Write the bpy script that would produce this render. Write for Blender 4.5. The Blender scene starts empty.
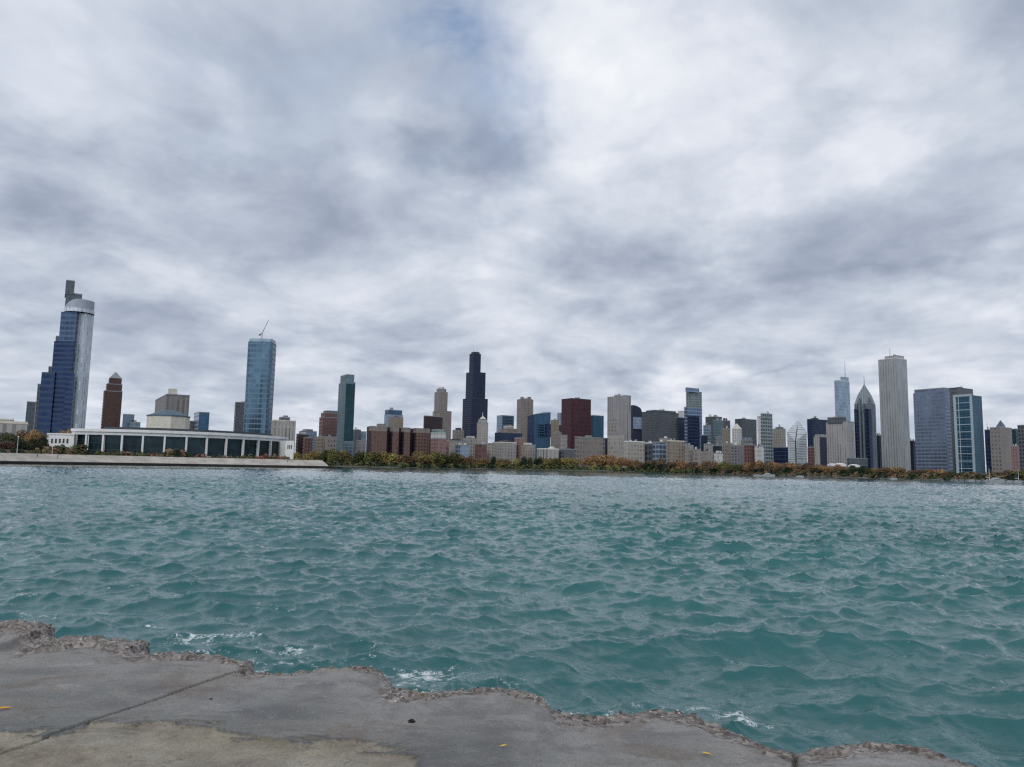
import bpy, math, random
import numpy as np
from mathutils import Vector, Matrix
random.seed(7); RNG = np.random.default_rng(11)
SC = bpy.context.scene
COL = SC.collection
R = math.radians
PI = math.pi

# ------------------------------------------------------------------ camera
F = 745.0; W, H = 1024, 767
EYE = 2.4; PITCH = R(6.44); ROLL = R(1.077)
fw = Vector((0, math.cos(PITCH), math.sin(PITCH)))
up0 = Vector((0, -math.sin(PITCH), math.cos(PITCH)))
rt = Vector((1, 0, 0)) * math.cos(ROLL) + up0 * math.sin(ROLL)
up = up0 * math.cos(ROLL) - Vector((1, 0, 0)) * math.sin(ROLL)
CAM = Vector((0, 0, EYE))
cd = bpy.data.cameras.new('camera'); cam = bpy.data.objects.new('camera', cd); COL.objects.link(cam)
cd.sensor_width = 36; cd.lens = F / W * 36; cd.clip_start = 0.05; cd.clip_end = 30000
m = Matrix((rt, up, -fw)).transposed().to_4x4(); m.translation = CAM
cam.matrix_world = m
SC.camera = cam
SC.cycles.use_denoising = False
SC.cycles.filter_width = 1.3

def ray(px, py):
    return fw + rt * ((px - W / 2) / F) - up * ((py - H / 2) / F)
def at(px, py, D):
    """world point seen at a photo pixel, D metres ahead"""
    d = ray(px, py); return CAM + d * (D / d.y)
def onz(px, py, z):
    d = ray(px, py); return CAM + d * ((z - EYE) / d.z)
def hor(px):
    return 467.6 + 0.0188 * (px - 512)
def lin(c):
    c = c / 255.0
    return c / 12.92 if c <= 0.04045 else ((c + 0.055) / 1.055) ** 2.4
def S(r, g, b, k=1.0):
    return (min(lin(r) * k, .9), min(lin(g) * k, .9), min(lin(b) * k, .9))

# ------------------------------------------------------------------ node helpers
class NT:
    def __init__(s, tree): s.t = tree; s.n = tree.nodes; s.l = tree.links
    def new(s, typ, **kw):
        n = s.n.new(typ)
        ins = kw.pop('ins', {})
        for k, v in kw.items(): setattr(n, k, v)
        for k, v in ins.items(): s.set(n.inputs[k], v)
        return n
    def set(s, sock, v):
        if isinstance(v, bpy.types.NodeSocket): s.l.new(v, sock)
        else:
            if hasattr(sock.default_value, '__len__') and not isinstance(v, (int, float)):
                v = tuple(v)
                if len(sock.default_value) == 4 and len(v) == 3: v = v + (1,)
            sock.default_value = v
    def m(s, op, a, b=0.0, c=0.0, clamp=False):
        n = s.n.new('ShaderNodeMath'); n.operation = op; n.use_clamp = clamp
        s.set(n.inputs[0], a); s.set(n.inputs[1], b); s.set(n.inputs[2], c)
        return n.outputs[0]
    def mix(s, f, a, b, typ='MIX'):
        n = s.n.new('ShaderNodeMix'); n.data_type = 'RGBA'; n.blend_type = typ
        s.set(n.inputs[0], f); s.set(n.inputs[6], a); s.set(n.inputs[7], b)
        return n.outputs[2]
    def noise(s, vec, scale, detail=4, rough=.55, dist=0.0, dims='3D'):
        n = s.n.new('ShaderNodeTexNoise'); n.noise_dimensions = dims
        if vec is not None: s.l.new(vec, n.inputs['Vector'])
        n.inputs['Scale'].default_value = scale; n.inputs['Detail'].default_value = detail
        n.inputs['Roughness'].default_value = rough; n.inputs['Distortion'].default_value = dist
        return n.outputs['Fac']
    def ramp(s, f, stops):
        n = s.n.new('ShaderNodeValToRGB'); s.l.new(f, n.inputs[0])
        e = n.color_ramp.elements
        while len(e) < len(stops): e.new(0.5)
        for i, (p, c) in enumerate(stops):
            e[i].position = p; e[i].color = (c + (1,)) if len(c) == 3 else c
        return n.outputs[0]
    def sstep(s, x, a, b):
        n = s.n.new('ShaderNodeMapRange'); n.interpolation_type = 'SMOOTHSTEP'
        s.set(n.inputs[0], x); n.inputs[1].default_value = a; n.inputs[2].default_value = b
        return n.outputs[0]

def mat(name):
    m = bpy.data.materials.new(name); m.use_nodes = True
    t = NT(m.node_tree); b = t.n['Principled BSDF']
    return m, t, b

def plain(name, col, rough=.75, var=.25, scale=1.5, metal=0.0, spec=.3):
    """solid material with a slow mottling of its own"""
    m, t, b = mat(name)
    tc = t.new('ShaderNodeTexCoord').outputs['Object']
    f = t.noise(tc, scale, 5, .6)
    lo = tuple(c * (1 - var) for c in col); hi = tuple(min(.95, c * (1 + var)) for c in col)
    t.set(b.inputs['Base Color'], t.mix(t.sstep(f, .3, .7), lo, hi))
    b.inputs['Roughness'].default_value = rough; b.inputs['Metallic'].default_value = metal
    b.inputs['Specular IOR Level'].default_value = spec
    return m

GAIN = .92; GGAIN = .85
def desat(c, k):
    l = .25 * c[0] + .55 * c[1] + .2 * c[2]
    return tuple(x + (l - x) * k for x in c)
def facade(name, wall, glass, bay=5.0, flr=4.0, wx=.55, wy=.55, metal=.6, rough=.18, var=.55, big=.25):
    """wall with a grid of windows laid out in metres along the facade (UV = metres)"""
    m, t, b = mat(name)
    wall = desat(S(*wall, GAIN), .12); glass = desat(S(*glass, GGAIN), .30)
    glass = tuple(g + (w - g) * .25 for g, w in zip(glass, wall))
    if metal < .45: glass = tuple(g + (w - g) * .35 for g, w in zip(glass, wall))
    if metal >= .6: var, big = .28, .22
    uv = t.new('ShaderNodeUVMap').outputs[0]
    sp = t.new('ShaderNodeSeparateXYZ'); t.l.new(uv, sp.inputs[0])
    oi = t.new('ShaderNodeObjectInfo').outputs['Random']
    u = t.m('DIVIDE', sp.outputs[0], t.m('MULTIPLY', t.m('ADD', t.m('MULTIPLY', oi, .5), .8), bay)); v = t.m('DIVIDE', sp.outputs[1], t.m('MULTIPLY', t.m('ADD', t.m('MULTIPLY', t.m('FRACT', t.m('MULTIPLY', oi, 7.3)), .4), .8), flr))
    fu = t.m('FRACT', u); fv = t.m('FRACT', v)
    msk = t.m('MULTIPLY', t.m('LESS_THAN', fu, wx), t.m('LESS_THAN', fv, wy))
    cb = t.new('ShaderNodeCombineXYZ'); t.l.new(t.m('FLOOR', u), cb.inputs[0]); t.l.new(t.m('FLOOR', v), cb.inputs[1])
    wn = t.new('ShaderNodeTexWhiteNoise', noise_dimensions='3D'); t.l.new(cb.outputs[0], wn.inputs['Vector'])
    t.l.new(oi, cb.inputs[2])
    off = t.new('ShaderNodeVectorMath', operation='ADD'); t.l.new(uv, off.inputs[0])
    c2 = t.new('ShaderNodeCombineXYZ'); t.l.new(t.m('MULTIPLY', oi, 900.0), c2.inputs[0]); t.l.new(c2.outputs[0], off.inputs[1])
    st = t.new('ShaderNodeMapping'); t.l.new(off.outputs[0], st.inputs[0]); st.inputs['Scale'].default_value = (1, .45, 1)
    n1 = t.noise(st.outputs[0], .035, 4, .6)
    n2 = t.noise(st.outputs[0], .3, 3, .6)
    g = t.m('ADD', t.m('MULTIPLY', wn.outputs[0], var), 1 - var / 2)
    g = t.m('MULTIPLY', g, t.m('ADD', t.m('MULTIPLY', t.sstep(n1, .3, .7), big * 2), 1 - big))
    w = t.m('ADD', t.m('MULTIPLY', n2, .5), .75)
    w = t.m('MULTIPLY', w, t.m('ADD', t.m('MULTIPLY', n1, .3), .85))
    gc = t.new('ShaderNodeVectorMath', operation='SCALE'); gc.inputs[0].default_value = glass; t.l.new(g, gc.inputs['Scale'])
    wc = t.new('ShaderNodeVectorMath', operation='SCALE'); wc.inputs[0].default_value = wall; t.l.new(w, wc.inputs['Scale'])
    t.set(b.inputs['Base Color'], t.mix(msk, wc.outputs[0], gc.outputs[0]))
    t.set(b.inputs['Metallic'], t.m('MULTIPLY', msk, metal))
    t.set(b.inputs['Roughness'], t.m('ADD', t.m('MULTIPLY', msk, rough - .8), .8))
    b.inputs['Specular IOR Level'].default_value = .3
    return m

# ------------------------------------------------------------------ mesh builder
class MB:
    def __init__(s): s.v = []; s.f = []; s.uv = []; s.mi = []; s.sm = []
    def face(s, pts, uv=None, mi=0, smooth=False):
        i = len(s.v); s.v += [tuple(p) for p in pts]
        s.f.append(tuple(range(i, i + len(pts))))
        s.uv.append(uv or [(p[0] + p[1], p[2]) for p in pts]); s.mi.append(mi); s.sm.append(smooth)
    def prism(s, poly, z0, z1, mi=0, top=1, bottom=False, poly2=None, smooth=False):
        """poly counter-clockwise from above; z1 a number or one per corner; poly2 = upper outline"""
        n = len(poly); p2 = poly2 or poly
        zt = z1 if hasattr(z1, '__len__') else [z1] * n
        u = 0
        for i in range(n):
            j = (i + 1) % n
            a, b = poly[i], poly[j]
            L = math.hypot(b[0] - a[0], b[1] - a[1])
            s.face([(a[0], a[1], z0), (b[0], b[1], z0), (p2[j][0], p2[j][1], zt[j]), (p2[i][0], p2[i][1], zt[i])],
                   [(u, z0), (u + L, z0), (u + L, zt[j]), (u, zt[i])], mi, smooth)
            u += L
        if top is not None:
            s.face([(p2[i][0], p2[i][1], zt[i]) for i in range(n)], None, top)
        if bottom: s.face([(p[0], p[1], z0) for p in reversed(poly)], None, mi)
    def box(s, c, size, rot=0.0, mi=0, top=None):
        x, y, z = c; a, b, h = size
        q = [(-a / 2, -b / 2), (a / 2, -b / 2), (a / 2, b / 2), (-a / 2, b / 2)]
        co, si = math.cos(rot), math.sin(rot)
        s.prism([(x + p[0] * co - p[1] * si, y + p[0] * si + p[1] * co) for p in q], z, z + h, mi, mi if top is None else top, True)
    def bar(s, p, q, w, mi=0, w2=None, n=5):
        p = Vector(p); q = Vector(q); d = (q - p).normalized()
        a = d.cross(Vector((0.31, .17, .93))).normalized(); b = d.cross(a)
        w2 = w if w2 is None else w2
        r0 = [p + (a * math.cos(2 * PI * k / n) + b * math.sin(2 * PI * k / n)) * w for k in range(n)]
        r1 = [q + (a * math.cos(2 * PI * k / n) + b * math.sin(2 * PI * k / n)) * w2 for k in range(n)]
        for k in range(n):
            j = (k + 1) % n; s.face([r0[k], r0[j], r1[j], r1[k]], None, mi, True)
        s.face(r1, None, mi); s.face(list(reversed(r0)), None, mi)
    def build(s, name, mats, parent=None):
        me = bpy.data.meshes.new(name)
        org = parent_loc(parent)
        me.from_pydata([(x - org[0], y - org[1], z - org[2]) for x, y, z in s.v], [], s.f)
        uvl = me.uv_layers.new(name='UVMap')
        flat = [c for uv in s.uv for p in uv for c in p]
        uvl.data.foreach_set('uv', flat)
        for mm in (mats if isinstance(mats, (list, tuple)) else [mats]): me.materials.append(mm)
        nm = len(me.materials)
        me.polygons.foreach_set('material_index', [min(x, nm - 1) for x in s.mi])
        me.polygons.foreach_set('use_smooth', s.sm)
        me.update()
        o = bpy.data.objects.new(name, me); COL.objects.link(o)
        if parent is not None: o.parent = parent
        return o
def parent_loc(p):
    l = Vector((0, 0, 0))
    while p is not None:
        l = l + p.location; p = p.parent
    return l
def tag(o, label=None, cat=None, group=None, kind=None):
    if label: o['label'] = label
    if cat: o['category'] = cat
    if group: o['group'] = group
    if kind: o['kind'] = kind
    return o
def thing(name, label, cat, loc, group=None):
    o = bpy.data.objects.new(name, None); COL.objects.link(o); o.location = loc; o.empty_display_size = .5
    return tag(o, label, cat, group)
def struct(o): o['kind'] = 'structure'; return o
def raw_mesh(name, co, faces, mats, smooth=True):
    me = bpy.data.meshes.new(name)
    nv = len(co); nf = len(faces)
    me.vertices.add(nv); me.vertices.foreach_set('co', np.ascontiguousarray(co, dtype=np.float32).ravel())
    me.loops.add(nf * 4); me.loops.foreach_set('vertex_index', np.ascontiguousarray(faces, dtype=np.int32).ravel())
    me.polygons.add(nf); me.polygons.foreach_set('loop_start', np.arange(0, nf * 4, 4, dtype=np.int32))
    me.polygons.foreach_set('use_smooth', np.full(nf, smooth, dtype=bool))
    me.update(calc_edges=True)
    for mm in mats: me.materials.append(mm)
    o = bpy.data.objects.new(name, me); COL.objects.link(o)
    return o
def grid_faces(nr, nc):
    i = np.arange(nr * nc).reshape(nr, nc)
    return np.stack([i[:-1, :-1], i[:-1, 1:], i[1:, 1:], i[1:, :-1]], -1).reshape(-1, 4)

# value noise in numpy
_perm = RNG.random((256, 256)).astype(np.float32)
def vnoise(x, y):
    xi = np.floor(x).astype(np.int64); yi = np.floor(y).astype(np.int64)
    fx = (x - xi); fy = (y - yi)
    fx = fx * fx * (3 - 2 * fx); fy = fy * fy * (3 - 2 * fy)
    a = _perm[xi & 255, yi & 255]; b = _perm[(xi + 1) & 255, yi & 255]
    c = _perm[xi & 255, (yi + 1) & 255]; d = _perm[(xi + 1) & 255, (yi + 1) & 255]
    return (a * (1 - fx) + b * fx) * (1 - fy) + (c * (1 - fx) + d * fx) * fy
def fbm(x, y, oct=5, rough=.5):
    s = 0; a = 1; t = 0
    for k in range(oct):
        s = s + a * vnoise(x * 2 ** k + 17.3 * k, y * 2 ** k + 9.1 * k); t += a; a *= rough
    return s / t
def smooth(x, a, b):
    t = np.clip((x - a) / (b - a), 0, 1); return t * t * (3 - 2 * t)

# ------------------------------------------------------------------ world, sun
SUN_EL, SUN_AZ = R(34), R(205)          # azimuth measured clockwise from the way the camera looks
def make_world():
    w = bpy.data.worlds.new('World'); SC.world = w; w.use_nodes = True
    t = NT(w.node_tree); bg = t.n['Background']
    sky = t.new('ShaderNodeTexSky', sky_type='NISHITA'); sky.sun_disc = False
    sky.sun_elevation = SUN_EL; sky.sun_rotation = SUN_AZ; sky.air_density = 1.0; sky.dust_density = 1.5
    d = t.new('ShaderNodeTexCoord').outputs['Generated']
    sp = t.new('ShaderNodeSeparateXYZ'); t.l.new(d, sp.inputs[0]); x, y, z = sp.outputs
    zc = t.m('ADD', t.m('MAXIMUM', z, 0.0), .22)
    cb = t.new('ShaderNodeCombineXYZ'); t.l.new(t.m('DIVIDE', x, zc), cb.inputs[0]); t.l.new(t.m('DIVIDE', y, zc), cb.inputs[1])
    P = cb.outputs[0]
    mp = t.new('ShaderNodeMapping'); t.l.new(P, mp.inputs[0]); mp.inputs['Location'].default_value = (3.1, 7.7, 0.4)
    mp.inputs['Rotation'].default_value = (0, 0, R(20)); mp.inputs['Scale'].default_value = (1.0, 1.0, 1)
    P = mp.outputs[0]
    n1 = t.sstep(t.noise(P, 1.5, 7, .56, .25, '2D'), .34, .66)
    n2 = t.noise(P, 4.2, 6, .6, .3, '2D')
    wn = t.new('ShaderNodeTexNoise'); t.l.new(P, wn.inputs['Vector']); wn.inputs['Scale'].default_value = 2.5; wn.inputs['Detail'].default_value = 5; wn.noise_dimensions = '2D'
    wsc = t.new('ShaderNodeVectorMath', operation='SCALE'); t.l.new(wn.outputs['Color'], wsc.inputs[0]); wsc.inputs['Scale'].default_value = .55
    wad = t.new('ShaderNodeVectorMath', operation='ADD'); t.l.new(P, wad.inputs[0]); t.l.new(wsc.outputs[0], wad.inputs[1])
    vo = t.new('ShaderNodeTexVoronoi', feature='F1', voronoi_dimensions='2D'); t.l.new(wad.outputs[0], vo.inputs['Vector']); vo.inputs['Scale'].default_value = 2.6
    vo.inputs['Detail'].default_value = 2; vo.inputs['Roughness'].default_value = .5
    puff = t.m('SUBTRACT', .45, vo.outputs['Distance'])
    n3 = t.noise(P, .35, 3, .5, 0, '2D')
    # the layer's own thick and thin places, by bearing and elevation
    wx = t.noise(d, 3.0, 5, .6); wy = t.noise(d, 4.3, 5, .6)
    wx2 = t.noise(d, 9.0, 4, .6)
    az = t.m('ADD', t.m('ARCTAN2', x, y), t.m('ADD', t.m('MULTIPLY', t.m('SUBTRACT', wx, .5), .5), t.m('MULTIPLY', t.m('SUBTRACT', wx2, .5), .14)))
    el = t.m('ADD', t.m('ARCSINE', z), t.m('ADD', t.m('MULTIPLY', t.m('SUBTRACT', wy, .5), .26), t.m('MULTIPLY', t.m('SUBTRACT', wx2, .5), .1)))
    def blob(px, py, rx, ry, amp):
        q = ray(px, py).normalized(); a0 = math.atan2(q.x, q.y); e0 = math.asin(q.z)
        da = t.m('DIVIDE', t.m('SUBTRACT', az, a0), rx / F * 1.0); de = t.m('DIVIDE', t.m('SUBTRACT', el, e0), ry / F)
        r2 = t.m('ADD', t.m('MULTIPLY', da, da), t.m('MULTIPLY', de, de))
        return t.m('MULTIPLY', t.m('EXPONENT', t.m('MULTIPLY', r2, -1.0)), amp)
    tot = t.m('ADD', t.m('MULTIPLY', t.m('SUBTRACT', n1, .5), SKY['n1']), t.m('MULTIPLY', t.m('SUBTRACT', n2, .5), SKY['n2']))
    tot = t.m('ADD', tot, t.m('MULTIPLY', t.m('SUBTRACT', n3, .5), SKY['n3']))
    n4 = t.noise(P, 6.5, 5, .6, 0, '2D')
    tot = t.m('ADD', tot, t.m('ADD', t.m('MULTIPLY', puff, SKY['puff']), t.m('MULTIPLY', t.m('SUBTRACT', n4, .5), .16)))
    tot = t.m('ADD', tot, SKY['base'])
    for bl in SKY['blobs']: tot = t.m('ADD', tot, blob(*bl))
    tot = t.m('MAXIMUM', t.m('MINIMUM', tot, 1.0), 0.0)
    cl = t.ramp(tot, [(0, S(130, 141, 160)), (.25, S(156, 166, 184)), (.5, S(183, 192, 206)), (.75, S(212, 217, 227)), (1, S(234, 237, 241))])
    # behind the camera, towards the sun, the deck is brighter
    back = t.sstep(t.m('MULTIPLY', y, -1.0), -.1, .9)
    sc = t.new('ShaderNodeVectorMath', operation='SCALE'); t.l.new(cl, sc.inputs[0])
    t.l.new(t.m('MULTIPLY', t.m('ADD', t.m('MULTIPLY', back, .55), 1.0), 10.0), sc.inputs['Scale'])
    gap = None
    for bl in SKY['gaps']:
        g = blob(*bl); gap = g if gap is None else t.m('ADD', gap, g)
    gap = t.m('MULTIPLY', gap, t.sstep(n2, .25, .65), clamp=True)
    skyc = t.new('ShaderNodeVectorMath', operation='SCALE'); t.l.new(sky.outputs[0], skyc.inputs[0]); skyc.inputs['Scale'].default_value = SKY['nish']
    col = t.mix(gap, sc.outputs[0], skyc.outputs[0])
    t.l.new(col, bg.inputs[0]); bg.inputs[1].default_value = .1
    ld = bpy.data.lights.new('sun', 'SUN'); lo = bpy.data.objects.new('sun', ld); COL.objects.link(lo)
    ld.energy = 1.0; ld.angle = R(20); ld.color = (1, .96, .9)
    v = Vector((math.sin(SUN_AZ) * math.cos(SUN_EL), math.cos(SUN_AZ) * math.cos(SUN_EL), math.sin(SUN_EL)))
    lo.rotation_euler = v.to_track_quat('Z', 'Y').to_euler()
    vs = SC.view_settings; vs.view_transform = 'Standard'; vs.look = 'None'; vs.gamma = 1; vs.exposure = .13; vs.use_curve_mapping = False
SKY = dict(puff=.27, n1=.28, n2=.30, n3=.12, base=.625, nish=1.5,
    blobs=[(665, 85, 180, 90, .20), (150, 130, 200, 80, .07), (560, 110, 60, 70, .18), (485, 240, 70, 50, .24), (820, 130, 170, 60, .13), (980, 110, 120, 50, -.08),
           (240, 120, 60, 40, .16), (400, 135, 50, 60, .14), (490, 165, 60, 36, -.26), (330, 190, 120, 40, -.10),
           (120, 215, 150, 50, -.16), (640, 275, 170, 35, -.22), (90, 60, 200, 60, -.04), (970, 265, 70, 26, .26),
           (900, 230, 120, 30, -.10), (960, 40, 120, 60, -.06), (230, 330, 200, 30, .05), (650, 385, 260, 16, .20),
           (650, 350, 300, 18, -.10), (480, 60, 60, 90, -.05), (330, 20, 120, 40, -.05), (60, 255, 60, 25, .12)],
    gaps=[(498, 50, 60, 85, .68), (440, 20, 90, 40, .3), (90, 90, 160, 60, .22), (330, 60, 120, 50, .18)])
make_world()
# ------------------------------------------------------------------ lake
EDGE_PX = [(-420, 600), (-200, 611), (-60, 618), (0, 622), (14, 623), (40, 625), (54, 627), (56, 638), (61, 640), (100, 637), (140, 638), (148, 640), (149, 648), (170, 650),
           (215, 649), (250, 653), (256, 655), (258, 663), (275, 665), (300, 664), (335, 661), (362, 661), (382, 664), (388, 672), (396, 683), (430, 685), (470, 684), (500, 682),
           (532, 687), (545, 693), (553, 704), (580, 706), (603, 709), (630, 706), (655, 704), (690, 707), (712, 713), (740, 724), (762, 733), (792, 740),
           (808, 741), (832, 737), (850, 732), (872, 732), (900, 737), (936, 742), (968, 753), (1012, 767), (1075, 800), (1150, 842), (1400, 930), (1900, 1050)]
LEDGE = .75
EX, EY = [], []
for px, py in EDGE_PX:
    p = onz(px, py, LEDGE)
    if EX and p.x <= EX[-1] + .012: p.x = EX[-1] + .012
    EX.append(p.x); EY.append(p.y)
EX = np.array(EX); EY = np.array(EY)

def ocean_tile(N, L, lp, Hs, th0, seed, lmin=0.0, lmax=1e9, back=.15, pw=1.6, flat=False):
    rg = np.random.default_rng(seed)
    k1 = 2 * PI * np.fft.fftfreq(N, L / N)
    kx, ky = np.meshgrid(k1, k1, indexing='ij'); k = np.hypot(kx, ky); k[0, 0] = 1e-6
    kp = 2 * PI / lp
    sp = np.exp(-1.25 * (kp / k) ** 2) / k ** (3.1 if flat else 3.5)
    th = np.arctan2(ky, kx) - th0; c = np.cos(th)
    dr = np.abs(c) ** (2 * pw) * np.where(c > 0, 1, back) + .03
    sp = sp * dr * (k < 2 * PI / max(lmin, 1e-6)) * (k > 2 * PI / lmax); sp[0, 0] = 0
    h0 = (rg.normal(size=(N, N)) + 1j * rg.normal(size=(N, N))) * np.sqrt(sp)
    f = lambda a: np.real(np.fft.ifft2(a)) * N
    h = f(h0); s = Hs / 4 / h.std()
    dx = f(-1j * kx / k * h0) * s; dy = f(-1j * ky / k * h0) * s
    jxx = f(kx * kx / k * h0) * s; jyy = f(ky * ky / k * h0) * s; jxy = f(kx * ky / k * h0) * s
    return [a.astype(np.float32) for a in (h * s, dx, dy, jxx, jyy, jxy)] + [L]
def sample(tile, x, y, rot):
    L = tile[-1]; N = tile[0].shape[0]; c, s = math.cos(rot), math.sin(rot)
    u = (x * c + y * s) / L * N; v = (-x * s + y * c) / L * N
    ui = np.floor(u).astype(np.int64); vi = np.floor(v).astype(np.int64); fu = (u - ui).astype(np.float32); fv = (v - vi).astype(np.float32)
    a, b, e, g = ui % N, (ui + 1) % N, vi % N, (vi + 1) % N
    out = [(q[a, e] * (1 - fu) + q[b, e] * fu) * (1 - fv) + (q[a, g] * (1 - fu) + q[b, g] * fu) * fv for q in tile[:6]]
    h, dx, dy = out[0], out[1] * c - out[2] * s, out[1] * s + out[2] * c
    return h, dx, dy, out[3:]

def make_lake():
    # rows run outward from a point behind the camera, so the mesh is finest near the ledge
    ang = np.radians(np.arange(-56, 56.01, .078)); ox, oy = 0.0, -1.5
    rr = [3.2]
    while rr[-1] < 1500: rr.append(rr[-1] * (1.0042 if rr[-1] < 250 else 1.007))
    rr = np.array(rr + [1900, 2600, 4000])
    rad, an = np.meshgrid(rr, ang, indexing='ij')
    x = ox + rad * np.sin(an); y = oy + rad * np.cos(an)
    A = ocean_tile(512, 61.0, 3.4, .225, R(-104), 3, lmin=.4, lmax=16, pw=2.2)
    B = ocean_tile(512, 37.0, 1.4, .115, R(-74), 5, lmin=.25, lmax=6, pw=1.8)
    C = ocean_tile(512, 10.3, .5, .034, R(-92), 8, lmin=.05, lmax=1.6, pw=1.3, flat=True)
    h = np.zeros_like(x); dx = h.copy(); dy = h.copy(); J = 0
    gust = .75 + .5 * smooth(fbm(x / 30, y / 45, 3), .3, .7)
    jx = np.ones_like(x); jy = jx.copy(); jxy = h.copy()
    for tl, rot, amp, ch, r0 in ((A, 0.0, 1.0, 1.28, 1e9), (B, R(33), 1.0, 1.2, 700), (C, R(-21), 1.0, 1.0, 130)):
        fade = amp * (1 - smooth(rad, r0 * .4, r0)) * gust
        a, b, c, (j1, j2, j3) = sample(tl, x, y, rot)
        h += a * fade; dx -= b * fade * ch; dy -= c * fade * ch
        jx -= j1 * fade * ch; jy -= j2 * fade * ch; jxy -= j3 * fade * ch
    # calmer in the far distance where the mesh is too coarse for the waves
    far = (1 - smooth(rad, 900, 1600)) * (1 - .6 * smooth(rad, 100, 450))
    h *= far; dx *= far; dy *= far
    jac = jx * jy - jxy ** 2
    X = x + dx; Y = y + dy
    co = np.stack([X, Y, h], -1).reshape(-1, 3)
    # foam: breaking crests, and the wash along the ledge
    ey = np.interp(X, EX, EY); dist = (Y - ey) * .88
    n = fbm(X * 2.2, Y * 2.2, 5, .6); n2 = fbm(X * .55 + 40, Y * .55, 4, .55)
    crest = smooth(.22 - jac, .0, .5) * .75
    wash = (1 - smooth(dist, 1.2, 4.2)) * smooth(n2, .47, .62) * .9
    leftw = smooth(-X, 1.0, 4.5) * (1 - smooth(dist, 3.0, 9.0)) * smooth(n2, .45, .64) * .8
    rdg = 1 - np.abs(2 * fbm(X * 1.6 + 5, Y * 2.6, 4, .6) - 1) * 2.2
    wash = wash * (.25 + .75 * smooth(rdg, .45, .95)); leftw = leftw * (.15 + .75 * smooth(rdg, .5, .95))
    spot = np.zeros_like(X)
    for px, py, rx, ry, am in ((60, 612, 1.2, .5, .8), (150, 626, 1.3, .4, .8), (215, 640, 1.2, .45, .9), (300, 652, 1.0, .4, .8), (285, 640, .8, .3, .6), (425, 673, .7, .35, 1.0), (500, 680, .5, .3, .6), (560, 699, .4, .25, .9),
                               (645, 703, .5, .2, .6), (700, 708, .3, .16, .9), (716, 713, .3, .15, 1.0), (734, 722, .28, .14, 1.0), (752, 731, .3, .15, .9)):
        q = onz(px, py, 0); spot = np.maximum(spot, am * np.exp(-((X - q.x) / rx) ** 2 - ((Y - q.y) / ry) ** 2))
    wash = np.maximum(wash, spot * (.35 + .65 * smooth(rdg, .3, .9)))
    fm = .86 * np.clip(np.maximum(crest * (.35 + .65 * smooth(n, .35, .6)), np.maximum(wash, leftw)), 0, 1)
    m, t, b = mat('lake_water')
    tc = t.new('ShaderNodeTexCoord').outputs['Object']
    at_ = t.new('ShaderNodeAttribute', attribute_name='foam').outputs['Fac']
    sh = t.noise(tc, .05, 3, .5)
    body = t.mix(t.sstep(sh, .3, .7), WATER[0], WATER[1])
    fn = t.noise(tc, 11.0, 8, .76, 1.2); fn2 = t.noise(tc, 2.0, 5, .6, .6)
    fo = t.m('MULTIPLY', at_, 1.0)
    fo = t.sstep(t.m('ADD', fo, t.m('ADD', t.m('MULTIPLY', t.m('SUBTRACT', fn, .5), 2.6), t.m('MULTIPLY', t.m('SUBTRACT', fn2, .5), .8))), .52, .92)
    fo = t.m('MULTIPLY', fo, t.sstep(at_, .03, .25))
    t.set(b.inputs['Base Color'], t.mix(fo, body, (.62, .66, .66)))
    t.set(b.inputs['Roughness'], t.m('ADD', t.m('MULTIPLY', fo, .55), .035))
    b.inputs['IOR'].default_value = 1.34
    b.inputs['Specular IOR Level'].default_value = .5
    mp = t.new('ShaderNodeMapping'); t.l.new(tc, mp.inputs[0]); mp.inputs['Scale'].default_value = (1, 2.0, 1)
    rip = t.noise(mp.outputs[0], 9.0, 5, .65, .4)
    bp = t.new('ShaderNodeBump'); bp.inputs['Strength'].default_value = .35; bp.inputs['Distance'].default_value = .022
    t.l.new(rip, bp.inputs['Height'])
    rip2 = t.noise(mp.outputs[0], 1.3, 5, .6, .3)
    bp2 = t.new('ShaderNodeBump'); bp2.inputs['Strength'].default_value = .25; bp2.inputs['Distance'].default_value = .10
    t.l.new(rip2, bp2.inputs['Height']); t.l.new(bp.outputs[0], bp2.inputs['Normal'])
    t.l.new(bp2.outputs[0], b.inputs['Normal'])
    o = raw_mesh('water', co, grid_faces(len(rr), len(ang))[:, ::-1], [m])
    at2 = o.data.attributes.new('foam', 'FLOAT', 'POINT'); at2.data.foreach_set('value', fm.astype(np.float32).ravel())
    struct(o)
WATER = [(.021, .098, .100), (.030, .130, .130)]
make_lake()

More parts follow.
